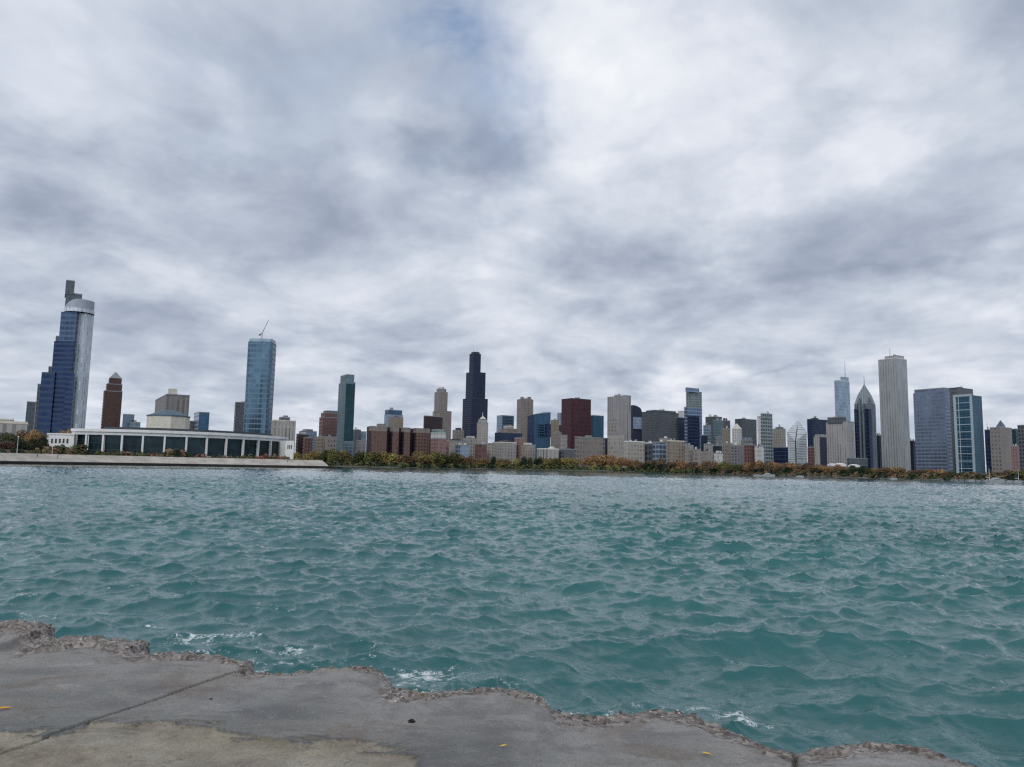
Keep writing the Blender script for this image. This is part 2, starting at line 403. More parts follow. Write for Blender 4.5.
# ------------------------------------------------------------------ concrete ledge
def dist_seg(x, y, p, q):
    px, py = p.x, p.y; vx, vy = q.x - px, q.y - py; L = vx * vx + vy * vy
    tt = np.clip(((x - px) * vx + (y - py) * vy) / L, 0, 1)
    return np.hypot(x - px - tt * vx, y - py - tt * vy)
def worley(x, y, seed=0):
    xi = np.floor(x).astype(np.int64); yi = np.floor(y).astype(np.int64); best = np.full(x.shape, 9.0, np.float32); idv = np.zeros_like(best)
    for i in (-1, 0, 1):
        for j in (-1, 0, 1):
            a = xi + i; b = yi + j
            cx = a + _perm[(a + seed) & 255, b & 255]; cy = b + _perm[b & 255, (a + 77 + seed) & 255]
            d = np.hypot(x - cx, y - cy); m = d < best
            best = np.where(m, d, best); idv = np.where(m, _perm[(a * 3 + 5) & 255, (b * 7 + 1) & 255], idv)
    return best, idv
PATCH_PX = [(-300, 718), (-60, 730), (0, 731.5), (14, 733), (30, 731), (46, 730), (52, 733), (62, 733), (88, 726), (107, 720), (130, 721), (153, 722), (172, 722), (191, 723), (205, 724), (219, 727), (232, 732), (246, 734),
            (262, 737), (282, 738), (301, 740), (320, 738), (342, 739), (358, 742), (375, 746), (388, 749), (402, 751), (421, 755), (417, 762), (414, 775), (408, 800), (400, 900)]
def make_ledge():
    xs = np.arange(-9.5, 6.5, .0125)
    ey = np.interp(xs, EX, EY)
    rag = (fbm(xs * 1.8 + 3, xs * 0 + 1, 4) - .5) * .16 + (fbm(xs * 9, xs * 0 + 5, 4) - .5) * .07
    rag = rag + (np.round(vnoise(xs * 3.1 + 8, xs * 0 + 2) * 5) / 5 - .5) * .10 + (np.round(vnoise(xs * 9.7, xs * 0 + 4) * 4) / 4 - .5) * .04
    ey = ey + rag * .8
    nT = 400
    tt = np.linspace(0, 1, nT) ** .92
    y0 = np.minimum(2.6, ey - 1.2)
    Y = y0[None] + (ey - y0)[None] * tt[:, None]
    X = np.repeat(xs[None], nT, 0)
    sl = np.gradient(np.interp(xs, EX, EY), xs); ker = np.ones(41) / 41; sl = np.convolve(np.abs(sl), ker, 'same')
    d = (ey[None] - Y) / np.sqrt(1 + np.minimum(sl, 2.0)[None] ** 2)
    n1 = fbm(X * .9, Y * .9, 5); n2 = fbm(X * 5, Y * 5, 5, .6); n3 = fbm(X * 28, Y * 28, 3, .6)
    w1, id1 = worley(X * 13, Y * 13); w2, id2 = worley(X * 30, Y * 30, 31)
    width = .34 + .45 * (fbm(X * .8 + 11, Y * .8, 3) - .35) + .25 * (n2 - .5)
    left = smooth(-X, 1.2, 2.6)
    width = width + left * .10 + smooth(-X, 4.4, 4.9) * .5
    cr = 1 - smooth(d, width * .25, width * 1.25)
    z = LEDGE + (n1 - .5) * .035 + (n2 - .5) * .012 + (n3 - .5) * .0035
    lump = (id1 - .45) * .026 * (1 - smooth(w1, .2, .75)) + (id2 - .5) * .009 * (1 - smooth(w2, .2, .7))
    w3, id3 = worley(X * 4.2 + (n2 - .5) * .5, Y * 5.5, 53)
    lump = lump + (id3 - .6) * .045 * (1 - .3 * w3)
    z = z + cr * (lump + (n2 - .5) * .034 - .026 - .05 * (1 - smooth(d, 0, .12)))
    # the two raised remains of the top course at the far left
    def raised(pa, pb, hgt, depth):
        a = onz(*pa, LEDGE).x; b_ = onz(*pb, LEDGE).x
        return hgt * smooth(X, a, a + .03) * (1 - smooth(X, b_ - .02, b_ + .015)) * (1 - smooth(d + (n2 - .5) * .25, depth * .9, depth * 1.04))
    z = z + raised((-500, 610), (55, 630), .06, .60) + raised((61, 640), (148, 642), .045, .42) + raised((150, 650), (255, 655), .02, .28)
    # expansion joints
    J = [(onz(-250, 838, LEDGE), onz(0, 752, LEDGE)), (onz(0, 752, LEDGE), onz(243, 668.5, LEDGE)), (onz(795, 741, LEDGE), onz(798, 900, LEDGE))]
    jd = np.full(X.shape, 9.0)
    for p, q in J: jd = np.minimum(jd, dist_seg(X, Y, p, q))
    jd = jd + (n3 - .5) * .008
    jm = 1 - smooth(jd, .008, .021)
    z = z - .035 * jm
    # tan lower layer where the grey topping has come away
    pp = [onz(a, b_, LEDGE) for a, b_ in PATCH_PX]
    bx = np.array([p.x for p in pp]); by = np.array([p.y for p in pp])
    px_ = 512 + F * X / np.maximum(Y, .1)
    right = pp[-4].x
    o = np.argsort(bx[:-4]); lim = np.interp(X, bx[:-4][o], by[:-4][o])
    lim = lim + (n2 - .5) * .16 + (fbm(X * 5, Y * 22, 4, .65) - .5) * .30 + (worley(X * 9, Y * 20, 9)[1] - .5) * .05
    pd = np.minimum(lim - Y, (right - X + (n2 - .5) * .10) * 1.0)
    pt = smooth(pd, -.004, .010)
    z = z - pt * (.014 + .010 * (n2 - .5)) 
    z = z + pt * ((n2 - .5) * .014 + (n3 - .5) * .007)
    rim_shade = np.exp(-((pd + .012) / .022) ** 2)  # mask of the painted shadow along the patch step
    rows = [np.stack([X, Y, z], -1)]
    # broken face down to the water
    last = rows[0][-1]
    zs = np.linspace(0.03, 1.6, 34)
    face = []
    for k, q in enumerate(zs):
        out = (fbm(xs * 5 + k * .35, np.full_like(xs, k * .5), 4) - .5) * .16 * min(1, q * 5) - .10 * smooth(np.array(q), 0, .5)
        face.append(np.stack([xs + 0 * out, last[:, 1] + out, last[:, 2] - q], -1))
    back = np.stack([xs, np.full_like(xs, -6.0), np.full_like(xs, LEDGE)], -1)
    co = np.concatenate([back[None], rows[0], np.array(face)], 0)
    nr = co.shape[0]
    def att(a, fill_face, fill_back=0.0):
        return np.concatenate([np.full((1, len(xs)), fill_back), a, np.full((len(zs), len(xs)), fill_face)], 0).astype(np.float32).ravel()
    m, t, b = mat('weathered_concrete')
    tc = t.new('ShaderNodeTexCoord').outputs['Object']
    A = lambda nme: t.new('ShaderNodeAttribute', attribute_name=nme).outputs['Fac']
    a_c, a_p, a_j, a_r = A('crumble'), A('patch'), A('joint'), A('rim_shade')
    mp = t.new('ShaderNodeMapping'); t.l.new(tc, mp.inputs[0]); mp.inputs['Rotation'].default_value = (0, 0, R(22)); mp.inputs['Scale'].default_value = (.45, 1.3, 1)
    big = t.noise(mp.outputs[0], 1.1, 7, .62, .4); med = t.noise(tc, 3.1, 7, .65, .3); fine = t.noise(tc, 60, 4, .7); spk = t.noise(tc, 140, 2, .6)
    grey = t.mix(t.sstep(big, .38, .62), S(84, 83, 80, 1.0), S(133, 130, 125, 1.0))
    grey = t.mix(t.m('MULTIPLY', A('near'), t.m('ADD', .25, t.m('MULTIPLY', t.sstep(med, .4, .6), .6))), grey, S(158, 152, 147))
    grey = t.mix(t.m('MULTIPLY', t.sstep(med, .48, .66), .55), grey, S(112, 117, 112))
    grey = t.mix(t.m('MULTIPLY', t.sstep(t.noise(mp.outputs[0], 2.3, 6, .65, .6), .58, .72), .5), grey, S(168, 167, 168))
    grey = t.mix(t.m('MULTIPLY', t.sstep(t.noise(tc, 1.7, 6, .6, .6), .54, .66), .55), grey, S(112, 98, 86))
    tan = t.mix(t.sstep(med, .3, .7), S(124, 115, 98), S(158, 149, 131))
    tan = t.mix(t.m('MULTIPLY', t.sstep(t.noise(tc, 2.2, 6, .7, .5), .52, .72), .7), tan, S(112, 96, 86))
    tan = t.mix(t.m('MULTIPLY', t.sstep(t.noise(tc, 9, 6, .75, .6), .60, .68), .8), tan, S(70, 52, 44))
    rub = t.mix(t.sstep(t.noise(tc, 9, 7, .75, .5), .36, .62), S(72, 60, 53), S(154, 146, 140))
    vor = t.new('ShaderNodeTexVoronoi'); t.l.new(tc, vor.inputs['Vector']); vor.inputs['Scale'].default_value = 38
    vb = t.new('ShaderNodeSeparateColor'); t.l.new(vor.outputs['Color'], vb.inputs[0])
    rub = t.mix(t.m('MULTIPLY', t.sstep(vb.outputs[0], .55, .95), .55), rub, S(176, 166, 156))
    rub = t.mix(t.m('MULTIPLY', t.sstep(vb.outputs[1], .62, .9), .8), rub, S(58, 46, 40))
    col = t.mix(a_p, grey, tan)
    cm = t.sstep(t.m('ADD', a_c, t.m('MULTIPLY', t.m('SUBTRACT', med, .5), .9)), .32, .62)
    rub = t.mix(t.m('MULTIPLY', t.sstep(t.noise(tc, 4.5, 5, .6, .4), .52, .66), .5), rub, S(92, 74, 62))
    col = t.mix(t.m('MULTIPLY', cm, .9), col, rub)
    col = t.mix(t.m('MULTIPLY', a_j, .85), col, S(52, 46, 42))
    col = t.mix(t.m('MULTIPLY', a_r, .55), col, S(70, 70, 68))  # shadow under the topping's edge, painted into the colour
    gr2 = t.noise(tc, 26, 5, .75)
    col = t.mix(t.m('MULTIPLY', t.sstep(gr2, .56, .72), .45), col, S(74, 70, 68))
    col = t.mix(t.m('MULTIPLY', t.m('SUBTRACT', 1.0, t.sstep(gr2, .3, .42)), .35), col, S(172, 168, 162))
    stn = t.noise(mp.outputs[0], 3.7, 7, .72, .8)
    col = t.mix(t.m('MULTIPLY', t.sstep(stn, .56, .66), .4), col, S(84, 78, 74))
    col = t.mix(t.m('MULTIPLY', t.sstep(fine, .35, .75), .35), col, S(88, 84, 80), 'MULTIPLY')
    col = t.mix(t.m('MULTIPLY', t.sstep(spk, .62, .8), .30), col, S(176, 172, 166))
    col = t.mix(A('cliff'), col, t.mix(med, S(48, 46, 42), S(120, 112, 104)))
    # a few hairline cracks
    cv = t.new('ShaderNodeTexVoronoi', feature='DISTANCE_TO_EDGE'); cv.inputs['Scale'].default_value = .55
    wv = t.new('ShaderNodeVectorMath', operation='ADD'); t.l.new(tc, wv.inputs[0])
    nz = t.new('ShaderNodeTexNoise'); t.l.new(tc, nz.inputs['Vector']); nz.inputs['Scale'].default_value = 2.2; nz.inputs['Detail'].default_value = 6
    sc_ = t.new('ShaderNodeVectorMath', operation='SCALE'); t.l.new(nz.outputs['Color'], sc_.inputs[0]); sc_.inputs['Scale'].default_value = .8
    t.l.new(sc_.outputs[0], wv.inputs[1]); t.l.new(wv.outputs[0], cv.inputs['Vector'])
    crk = t.m('MULTIPLY', t.m('SUBTRACT', 1.0, t.sstep(cv.outputs[0], .0, .006)), t.sstep(t.noise(tc, .9, 3, .5), .52, .62))
    col = t.mix(t.m('MULTIPLY', crk, .6), col, S(58, 54, 50))
    t.set(b.inputs['Base Color'], col)
    t.set(b.inputs['Roughness'], t.m('ADD', t.m('MULTIPLY', t.sstep(big, .4, .6), .4), .38))
    b.inputs['Specular IOR Level'].default_value = .35
    hgt = t.m('ADD', t.m('MULTIPLY', fine, .6), t.m('ADD', t.m('MULTIPLY', spk, .35), t.m('MULTIPLY', med, .8)))
    bp = t.new('ShaderNodeBump'); bp.inputs['Strength'].default_value = .6; bp.inputs['Distance'].default_value = .012
    t.l.new(hgt, bp.inputs['Height']); t.l.new(bp.outputs[0], b.inputs['Normal'])
    o = raw_mesh('pavement', co.reshape(-1, 3), grid_faces(nr, len(xs))[:, ::1], [m])
    for nme, a, ff in (('crumble', cr, 1), ('patch', pt * (1 - cr), 0), ('joint', jm, 0), ('rim_shade', rim_shade * (1 - cr) * (pd < .02), 0), ('cliff', cr * 0, 1), ('near', 1 - smooth(d + (n2 - .5) * .6, .2, 1.5), 0)):
        q = o.data.attributes.new(nme, 'FLOAT', 'POINT'); q.data.foreach_set('value', att(a, ff))
    struct(o)
    # loose chips lying in the crumbled strip: far too many to count
    rg = np.random.default_rng(4); mb = MB(); n = 0
    while n < 420:
        i = int(rg.integers(60, len(xs) - 400)); j = int(nT - 1 - abs(rg.normal()) * 22 - 2)
        if j < 5 or cr[j, i] * (.4 + rg.random()) < .55: 
            if rg.random() > .02: continue
        s = .005 + .016 * rg.random() ** 3; c = Vector((X[j, i], Y[j, i], z[j, i] + s * .3))
        pts = [c + Vector((rg.normal(), rg.normal(), rg.normal() * .6)).normalized() * s * (.7 + .6 * rg.random()) for _ in range(8)]
        # convex-ish chip: ring of five round two poles
        ring = [c + Vector((math.cos(a_) * s * (.7 + .5 * rg.random()), math.sin(a_) * s * (.7 + .5 * rg.random()), s * .2 * rg.normal())) for a_ in [2 * PI * k / 5 for k in range(5)]]
        tp = c + Vector((s * .2 * rg.normal(), s * .2 * rg.normal(), s * (.5 + .4 * rg.random()))); bt = c - Vector((0, 0, s * .6))
        mi = 0 if rg.random() < .55 else (1 if rg.random() < .6 else 2)
        for k in range(5):
            mb.face([ring[k], ring[(k + 1) % 5], tp], None, mi); mb.face([ring[(k + 1) % 5], ring[k], bt], None, mi)
        n += 1
    g = mb.build('gravel', [plain('chip_pale', S(172, 164, 156), var=.3, scale=20), plain('chip_brown', S(104, 88, 78), var=.3, scale=20), plain('chip_dark', S(52, 46, 42), var=.3, scale=20)])
    tag(g, 'loose chips of broken concrete along the crumbled ledge', 'gravel', kind='stuff')
    # fallen leaves and the dark pebble
    def zat(p):
        i = int(np.argmin(abs(xs - p.x))); j = int(np.argmin(abs(Y[:, i] - p.y))); return float(z[j, i])
    ly = plain('leaf_yellow', S(206, 172, 62), .6, .2, 60); lo_ = plain('leaf_amber', S(214, 150, 32), .6, .2, 60)
    for px, py, size, rz, mm, lab in ((3, 711, .040, .2, lo_, 'orange-yellow fallen leaf on the dark damp slab'), (503, 747, .024, .6, ly, 'small yellow fallen leaf on grey concrete near the tan patch'),
                                      (706, 757, .026, -.5, ly, 'pale yellow fallen leaf on the bare slab near the crumbled edge')):
        p = onz(px, py, LEDGE); p.z = zat(p) + .004
        o_ = thing('fallen_leaf', lab, 'leaf', p, 'fallen leaves on the concrete')
        mb = MB(); n = 8; c, s_ = math.cos(rz), math.sin(rz)
        def L(u, v):
            wdt = .42 * size * math.sin(PI * u) ** .7 * (1 + .18 * math.sin(u * 25)); xx = (u - .5) * 2 * size; yy = v * wdt
            zz = .006 + .35 * abs(v) * wdt + .5 * (u - .5) ** 2 * size
            return (p.x + xx * c - yy * s_, p.y + xx * s_ + yy * c, p.z + zz)
        for k in range(n):
            for v0, v1 in ((-1, 0), (0, 1)):
                mb.face([L(k / n, v0), L((k + 1) / n, v0), L((k + 1) / n, v1), L(k / n, v1)], None, 0, True)
        mb.build('blade', mm, o_)
        mb = MB(); mb.bar(L(.95, 0), (p.x + 1.5 * size * c, p.y + 1.5 * size * s_, p.z + .004), .0012); mb.build('stem', mm, o_)
    dk = plain('pebble_dark', S(26, 22, 22), .8, .3, 60)
    for px, py, s, lab in ((411.5, 722.5, .024, 'black lump lying alone in the middle of the grey slab'), (211, 698, .012, 'small dark pebble beside the long slab joint')):
        p = onz(px, py, LEDGE); p.z = zat(p)
        mb = MB(); ks = 9; rr_ = [[s * (1 + .25 * math.sin(3.1 * a + 2 * b_)) for a in range(ks)] for b_ in range(4)]
        lay = [[(p.x + math.cos(2 * PI * a / ks) * rr_[b_][a] * math.cos(b_ * PI / 7.5), p.y + math.sin(2 * PI * a / ks) * rr_[b_][a] * math.cos(b_ * PI / 7.5), p.z - .004 + s * .9 * math.sin(b_ * PI / 7.5)) for a in range(ks)] for b_ in range(4)]
        for b_ in range(3):
            for a in range(ks): mb.face([lay[b_][a], lay[b_][(a + 1) % ks], lay[b_ + 1][(a + 1) % ks], lay[b_ + 1][a]], None, 0, True)
        mb.face(lay[3], None, 0, True)
        tag(mb.build('pebble', dk), lab, 'pebble')
make_ledge()
# ------------------------------------------------------------------ land
GZ = 3.0
SHORE = [(-3000, 900), (300, 900), (335, 780), (400, 790), (480, 900), (560, 1000), (610, 1000), (650, 880), (690, 725), (720, 645), (780, 540), (830, 480), (920, 392), (1024, 332), (1200, 275), (1600, 215)]
def shore_d(px):
    return float(np.interp(px, [a for a, _ in SHORE], [b for _, b in SHORE]))
def make_land():
    xs, ys = [], []
    px = np.concatenate([[-3000, -800, 0], np.arange(300, 1601, 6)])
    prof = [(-1.2, -1.0), (.3, .25), (2.0, .75), (4.5, 1.3), (12, 2.0), (26, 2.5), (60, GZ), (140, GZ), (600, GZ), (5000, GZ)]
    sh = np.array([[at(p, hor(p), shore_d(p)).x, shore_d(p)] for p in px])
    tg = np.gradient(sh, axis=0); tg /= np.linalg.norm(tg, axis=1)[:, None]; nv = np.stack([-tg[:, 1], tg[:, 0]], -1)
    nv[:3] = (0, 1)
    for c_ in range(2): nv[:, c_] = np.convolve(np.pad(nv[:, c_], 8, 'edge'), np.ones(17) / 17, 'valid')
    rows = []
    for k, (dy, z) in enumerate(prof):
        r_ = []
        for i, p in enumerate(px):
            jig = (fbm(np.array([p * .05 + k]), np.array([k * 3.1]), 3)[0] - .5) * min(3, .6 + k)
            q = sh[i] + nv[i] * (dy + jig) if k < 7 else sh[i] + nv[i] * 60 + np.array((0, dy - 60))
            r_.append((q[0] * (1 if k < 9 else 2), q[1], z + (jig * .12 if k < 6 else 0)))
        rows.append(r_)
    co = np.array(rows)
    m, t, b = mat('shore_ground')
    tc = t.new('ShaderNodeTexCoord').outputs['Object']; sp = t.new('ShaderNodeSeparateXYZ'); t.l.new(tc, sp.inputs[0])
    n = t.noise(tc, .12, 5, .6); n2 = t.noise(tc, 1.3, 4, .6)
    grass = t.mix(t.sstep(n, .35, .65), S(54, 54, 36), S(78, 66, 46))
    rock = t.mix(t.sstep(n2, .35, .65), S(52, 52, 52), S(112, 110, 108))
    hh = t.m('ADD', sp.outputs[2], t.m('MULTIPLY', t.m('SUBTRACT', n2, .5), .8))
    t.set(b.inputs['Base Color'], t.mix(t.sstep(hh, .9, 1.3), rock, grass)); b.inputs['Roughness'].default_value = .95
    o = raw_mesh('ground', co.reshape(-1, 3), grid_faces(len(prof), len(px)), [m], False); struct(o)
make_land()

M = {}
M['white'] = plain('white_paint', S(208, 209, 208), .6, .06, .3)
M['cream'] = plain('cream_stone', S(206, 200, 182), .85, .10, .2)
M['stone'] = plain('pale_limestone', S(196, 190, 178), .85, .12, .2)
M['roofgrey'] = plain('grey_roof', S(128, 130, 134), .85, .2, .15)
M['roofdark'] = plain('dark_roof', S(62, 66, 72), .85, .2, .15)
M['rooflight'] = plain('light_roof', S(205, 205, 203), .8, .1, .15)
M['roofgreen'] = plain('verdigris_roof', S(140, 168, 152), .75, .15, .3)
M['slate'] = plain('slate_roof', S(76, 94, 106), .5, .15, .2)
M['framepale'] = plain('pale_frame', S(152, 164, 172), .6, .06, .3)
M['capgrey'] = plain('grey_crown_panels', S(146, 154, 164), .5, .1, .1)
M['metal'] = plain('grey_metal', S(150, 154, 160), .4, .1, .5, .6)
M['darkmetal'] = plain('dark_metal', S(60, 62, 66), .5, .1, .5, .5)
M['wallbase'] = plain('wet_wall_base', S(40, 38, 38), .6, .3, .4)
M['wall'] = plain('promenade_concrete', S(166, 160, 150), .9, .2, .2)
M['paving'] = plain('promenade_paving', S(150, 143, 134), .95, .2, .1)
FAC = dict(
 tealblue=((52, 92, 112), (34, 82, 108), 6, 7, .9, .75, .7),
 bluemid=((70, 92, 112), (54, 86, 114), 6, 7, .9, .75, .7),
 slabpale=((142, 150, 156), (104, 116, 126), 6, 60, .4, .99, .5),
 navy=((38, 46, 62), (40, 52, 78), 5, 4, .7, .7, .3),
 black=((30, 44, 68), (26, 42, 72), 5, 8, .7, .6, .25),
 blueglass=((52, 70, 98), (26, 54, 98), 6, 7, .96, .62, .75),
 omplight=((200, 207, 214), (160, 178, 198), 4, 6, .42, .9, .5),
 ompmid=((80, 100, 126), (50, 80, 120), 6, 6, .9, .6, .75),
 nema=((88, 98, 104), (66, 78, 88), 4, 8, .7, .7, .5),
 brown=((84, 62, 56), (52, 40, 40), 5, 6, .5, .6, .3),
 brick=((112, 88, 80), (66, 54, 56), 5, 6, .45, .55, .3),
 pinkbrick=((138, 108, 104), (92, 74, 76), 5, 6, .45, .55, .3),
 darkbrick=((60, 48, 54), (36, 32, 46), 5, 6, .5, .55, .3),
 redbrown=((110, 82, 80), (66, 50, 54), 6, 7, .45, .6, .3),
 cna=((78, 46, 54), (52, 32, 42), 5, 9, .5, .7, .4),
 teal=((30, 66, 74), (24, 66, 76), 6, 7, .9, .7, .7),
 tealight=((96, 118, 126), (78, 108, 118), 6, 7, .8, .7, .6),
 thousand=((98, 128, 146), (70, 110, 138), 6, 9, .9, .75, .75),
 thousandlight=((150, 174, 188), (124, 154, 174), 6, 9, .8, .75, .6),
 blue=((58, 92, 118), (38, 84, 118), 6, 7, .9, .75, .7),
 bluelight=((134, 152, 170), (104, 128, 154), 6, 7, .8, .7, .6),
 concstripe=((140, 136, 134), (84, 76, 78), 7, 40, .45, .98, .3),
 concdark=((112, 106, 106), (66, 60, 62), 7, 40, .5, .98, .3),
 grey=((126, 126, 128), (86, 90, 98), 6, 6, .55, .6, .4),
 greydark=((92, 96, 102), (66, 72, 82), 6, 7, .6, .6, .4),
 greystripe=((152, 150, 150), (104, 102, 106), 6, 60, .42, .98, .3),
 slabgrey=((86, 92, 98), (66, 76, 84), 6, 8, .6, .6, .5),
 granite=((152, 153, 155), (118, 121, 127), 6.5, 80, .4, .99, .3),
 stonefac=((149, 146, 142), (114, 112, 112), 5, 6, .42, .6, .3),
 creamfac=((161, 157, 149), (128, 124, 120), 5, 6, .40, .58, .3),
 stonecol=((166, 162, 156), (84, 82, 84), 7, 60, .45, .96, .3),
 beige=((146, 139, 132), (114, 109, 106), 5, 6, .42, .6, .3),
 tan=((138, 127, 112), (100, 92, 84), 5, 6, .42, .6, .3),
 greybrown=((132, 124, 120), (96, 90, 90), 6, 7, .45, .55, .3),
 whitefac=((190, 189, 187), (150, 150, 152), 6, 6, .4, .5, .3),
 diamond=((186, 190, 194), (150, 157, 166), 40, 5, .99, .45, .3),
 twopru=((108, 118, 128), (66, 80, 96), 7, 80, .5, .99, .5),
 onepru=((160, 156, 154), (132, 128, 130), 6, 70, .4, .98, .2),
 trump=((144, 164, 182), (134, 160, 182), 8, 10, .85, .8, .6),
 legacy=((132, 150, 178), (96, 122, 162), 6, 9, .9, .75, .75),
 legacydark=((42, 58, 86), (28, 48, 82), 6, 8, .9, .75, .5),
 slabblue=((106, 119, 139), (114, 130, 156), 7, 7, .9, .6, .65),
 glassgreen=((134, 146, 146), (90, 108, 112), 6, 7, .75, .65, .6),
 oceanglass=((40, 62, 66), (20, 46, 56), 3.2, 3.6, .93, .92, .5),
)
for k, v in FAC.items():
    M[k] = facade(k + '_facade', *v)

# city grid: which way its streets run, seen from here
HEAD = R(58)
NORTH = Vector((math.sin(HEAD), math.cos(HEAD))); EAST = Vector((math.cos(HEAD), -math.sin(HEAD)))
def cross(a, b): return a.x * b.y - a.y * b.x
def quad(x0, x1, yt, D, xs=None, ratio=1.0, dep=None):
    """footprint on the street grid whose south and east faces span x0..xs..x1 at the roof line, and the roof height"""
    def solve(xs):
        d = ray(xs, yt); P = Vector((d.x, d.y)) * (D / d.y); z = EYE + d.z * D / d.y
        d0 = ray(x0, yt); d1 = ray(x1, yt); d0 = Vector((d0.x, d0.y)); d1 = Vector((d1.x, d1.y))
        e = cross(EAST, d0); a = cross(P, d0) / e if abs(e) > 1e-4 else 1e9
        n = cross(NORTH, d1); b = -cross(P, d1) / n
        return P, z, a, b
    if xs is None:
        if cross(EAST, Vector(ray(x0, yt)[:2])) < .06: xs = x0
        else:
            lo, hi = x0, x1
            for _ in range(40):
                mid = (lo + hi) / 2; P, z, a, b = solve(mid)
                if a < ratio * b: lo = mid
                else: hi = mid
            xs = (lo + hi) / 2
    P, z, a, b = solve(xs)
    if xs <= x0 + .01: a = dep or max(b * ratio, 12)
    if dep: 
        if xs <= x0 + .01: a = dep
    a = max(6, min(a, 140)); b = max(6, min(b, 260))
    SE = P; NE = P + NORTH * b; NW = NE - EAST * a; SW = P - EAST * a
    return [(q.x, q.y) for q in (SE, NE, NW, SW)], z
def inset(poly, k):
    cx = sum(p[0] for p in poly) / len(poly); cy = sum(p[1] for p in poly) / len(poly)
    return [(cx + (p[0] - cx) * k, cy + (p[1] - cy) * k) for p in poly]

BLD = []
INV = cam.matrix_world.inverted()
def proj(p):
    q = INV @ Vector(p); return W / 2 + F * q.x / -q.z, H / 2 - F * q.y / -q.z
def fit(poly, z, x0, x1):
    """move and scale an outline sideways until its silhouette at height z spans x0..x1"""
    for _ in range(8):
        xs = [proj((p[0], p[1], z))[0] for p in poly]; a, b = min(xs), max(xs)
        D = sum(p[1] for p in poly) / len(poly); k = (x1 - x0) / (b - a); c = sum(p[0] for p in poly) / len(poly)
        sh = ((x0 + x1) / 2 - (a + b) / 2) * D / F
        poly = [(c + (p[0] - c) * k + sh, D + (p[1] - D) * k) for p in poly]
    return poly
def bld(name, label, D, tiers, cat='building', group=None, pent=False, z0=GZ - .5, roof='roofgrey', cap=True):
    """tiers: (part, x0, x1, y_top, material, options)"""
    root = None; prev = None
    for k, tr in enumerate(tiers):
        part, x0, x1, yt, mk = tr[:5]; op = dict(tr[5]) if len(tr) > 5 else {}
        poly, z = quad(x0, x1, yt, D + op.get('dD', 4 * k), op.get('xs'), op.get('ratio', 1.0), op.get('dep'))
        if root is None:
            cx = sum(p[0] for p in poly) / 4; cy = sum(p[1] for p in poly) / 4
            root = thing(name, label, cat, (cx, cy, z0), group)
        zb = z0 if op.get('low') or prev is None else op.get('zb', prev - 2)
        prev = z if k == 0 or not op.get('low') else prev
        mb = MB(); mb.prism(poly, zb, z)
        if op.get('peak'):
            mb = MB(); c = [(sum(p[0] for p in poly) / 4, sum(p[1] for p in poly) / 4)] * 4
            mb.prism(poly, zb, z, 0, None)
            mb2 = MB(); zp = at((x0 + x1) / 2, op['peak'], D).z
            mb2.prism(inset(poly, 1.02), z, zp, 0, None, poly2=inset(poly, op.get('pk', .02)))
            mb2.face([(q[0], q[1], zp) for q in inset(poly, op.get('pk', .02))])
            o = mb.build(part, [M[mk], M[roof]], root); mb2.build('roof', M[op.get('proof', roof)], root)
            continue
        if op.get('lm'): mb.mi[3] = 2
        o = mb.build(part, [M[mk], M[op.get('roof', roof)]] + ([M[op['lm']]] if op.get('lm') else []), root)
        if op.get('cap', cap) and (x1 - x0) > 5:
            c = MB(); c.prism(inset(poly, 1.012), z + .01, z + op.get('caph', 1.6), 0, 0, True); c.build('parapet', M[op.get('capm', op.get('roof', roof))], root)
        if name in ('city_block', 'low_block', 'office_block', 'office_tower', 'apartment_tower') and k == len(tiers) - 1 and (x1 - x0) > 7:
            rr = random.Random(int(x0 * 31 + yt * 7)); a_, b_, c_, d_ = [Vector(q) for q in poly]
            for _ in range(rr.choice((1, 2, 2, 3))):
                q = a_ + (b_ - a_) * rr.uniform(.2, .8) + (d_ - a_) * rr.uniform(.15, .7); sz = min((b_ - a_).length, (d_ - a_).length)
                c = MB(); c.box((q.x, q.y, z + .5), (sz * rr.uniform(.12, .34), sz * rr.uniform(.12, .3), rr.uniform(2.4, 5.5) * D / 1400), HEAD); c.build('rooftop_unit', M[rr.choice(('roofgrey', 'roofdark', 'stone', 'metal'))], root)
        if op.get('pent', pent and k == len(tiers) - 1):
            c = MB(); c.prism(inset(poly, .55), z + 1.0, z + op.get('ph', 5.5) * D / 1500, 0, 0); c.build('penthouse', M[op.get('pm', 'roofdark')], root)
    BLD.append((D, min(t[1] for t in tiers), max(t[2] for t in tiers), label))
    root['_z'] = 0; del root['_z']
    return root
def mast(root, px, py0, py1, D, w=.9, part='spire', mk='metal', w2=None):
    mb = MB(); mb.bar(at(px, py0, D), at(px - (py0 - py1) * (627 - px) / 6600 * -1, py1, D), w, 0, w2 if w2 is not None else w * .4); mb.build(part, M[mk], root)

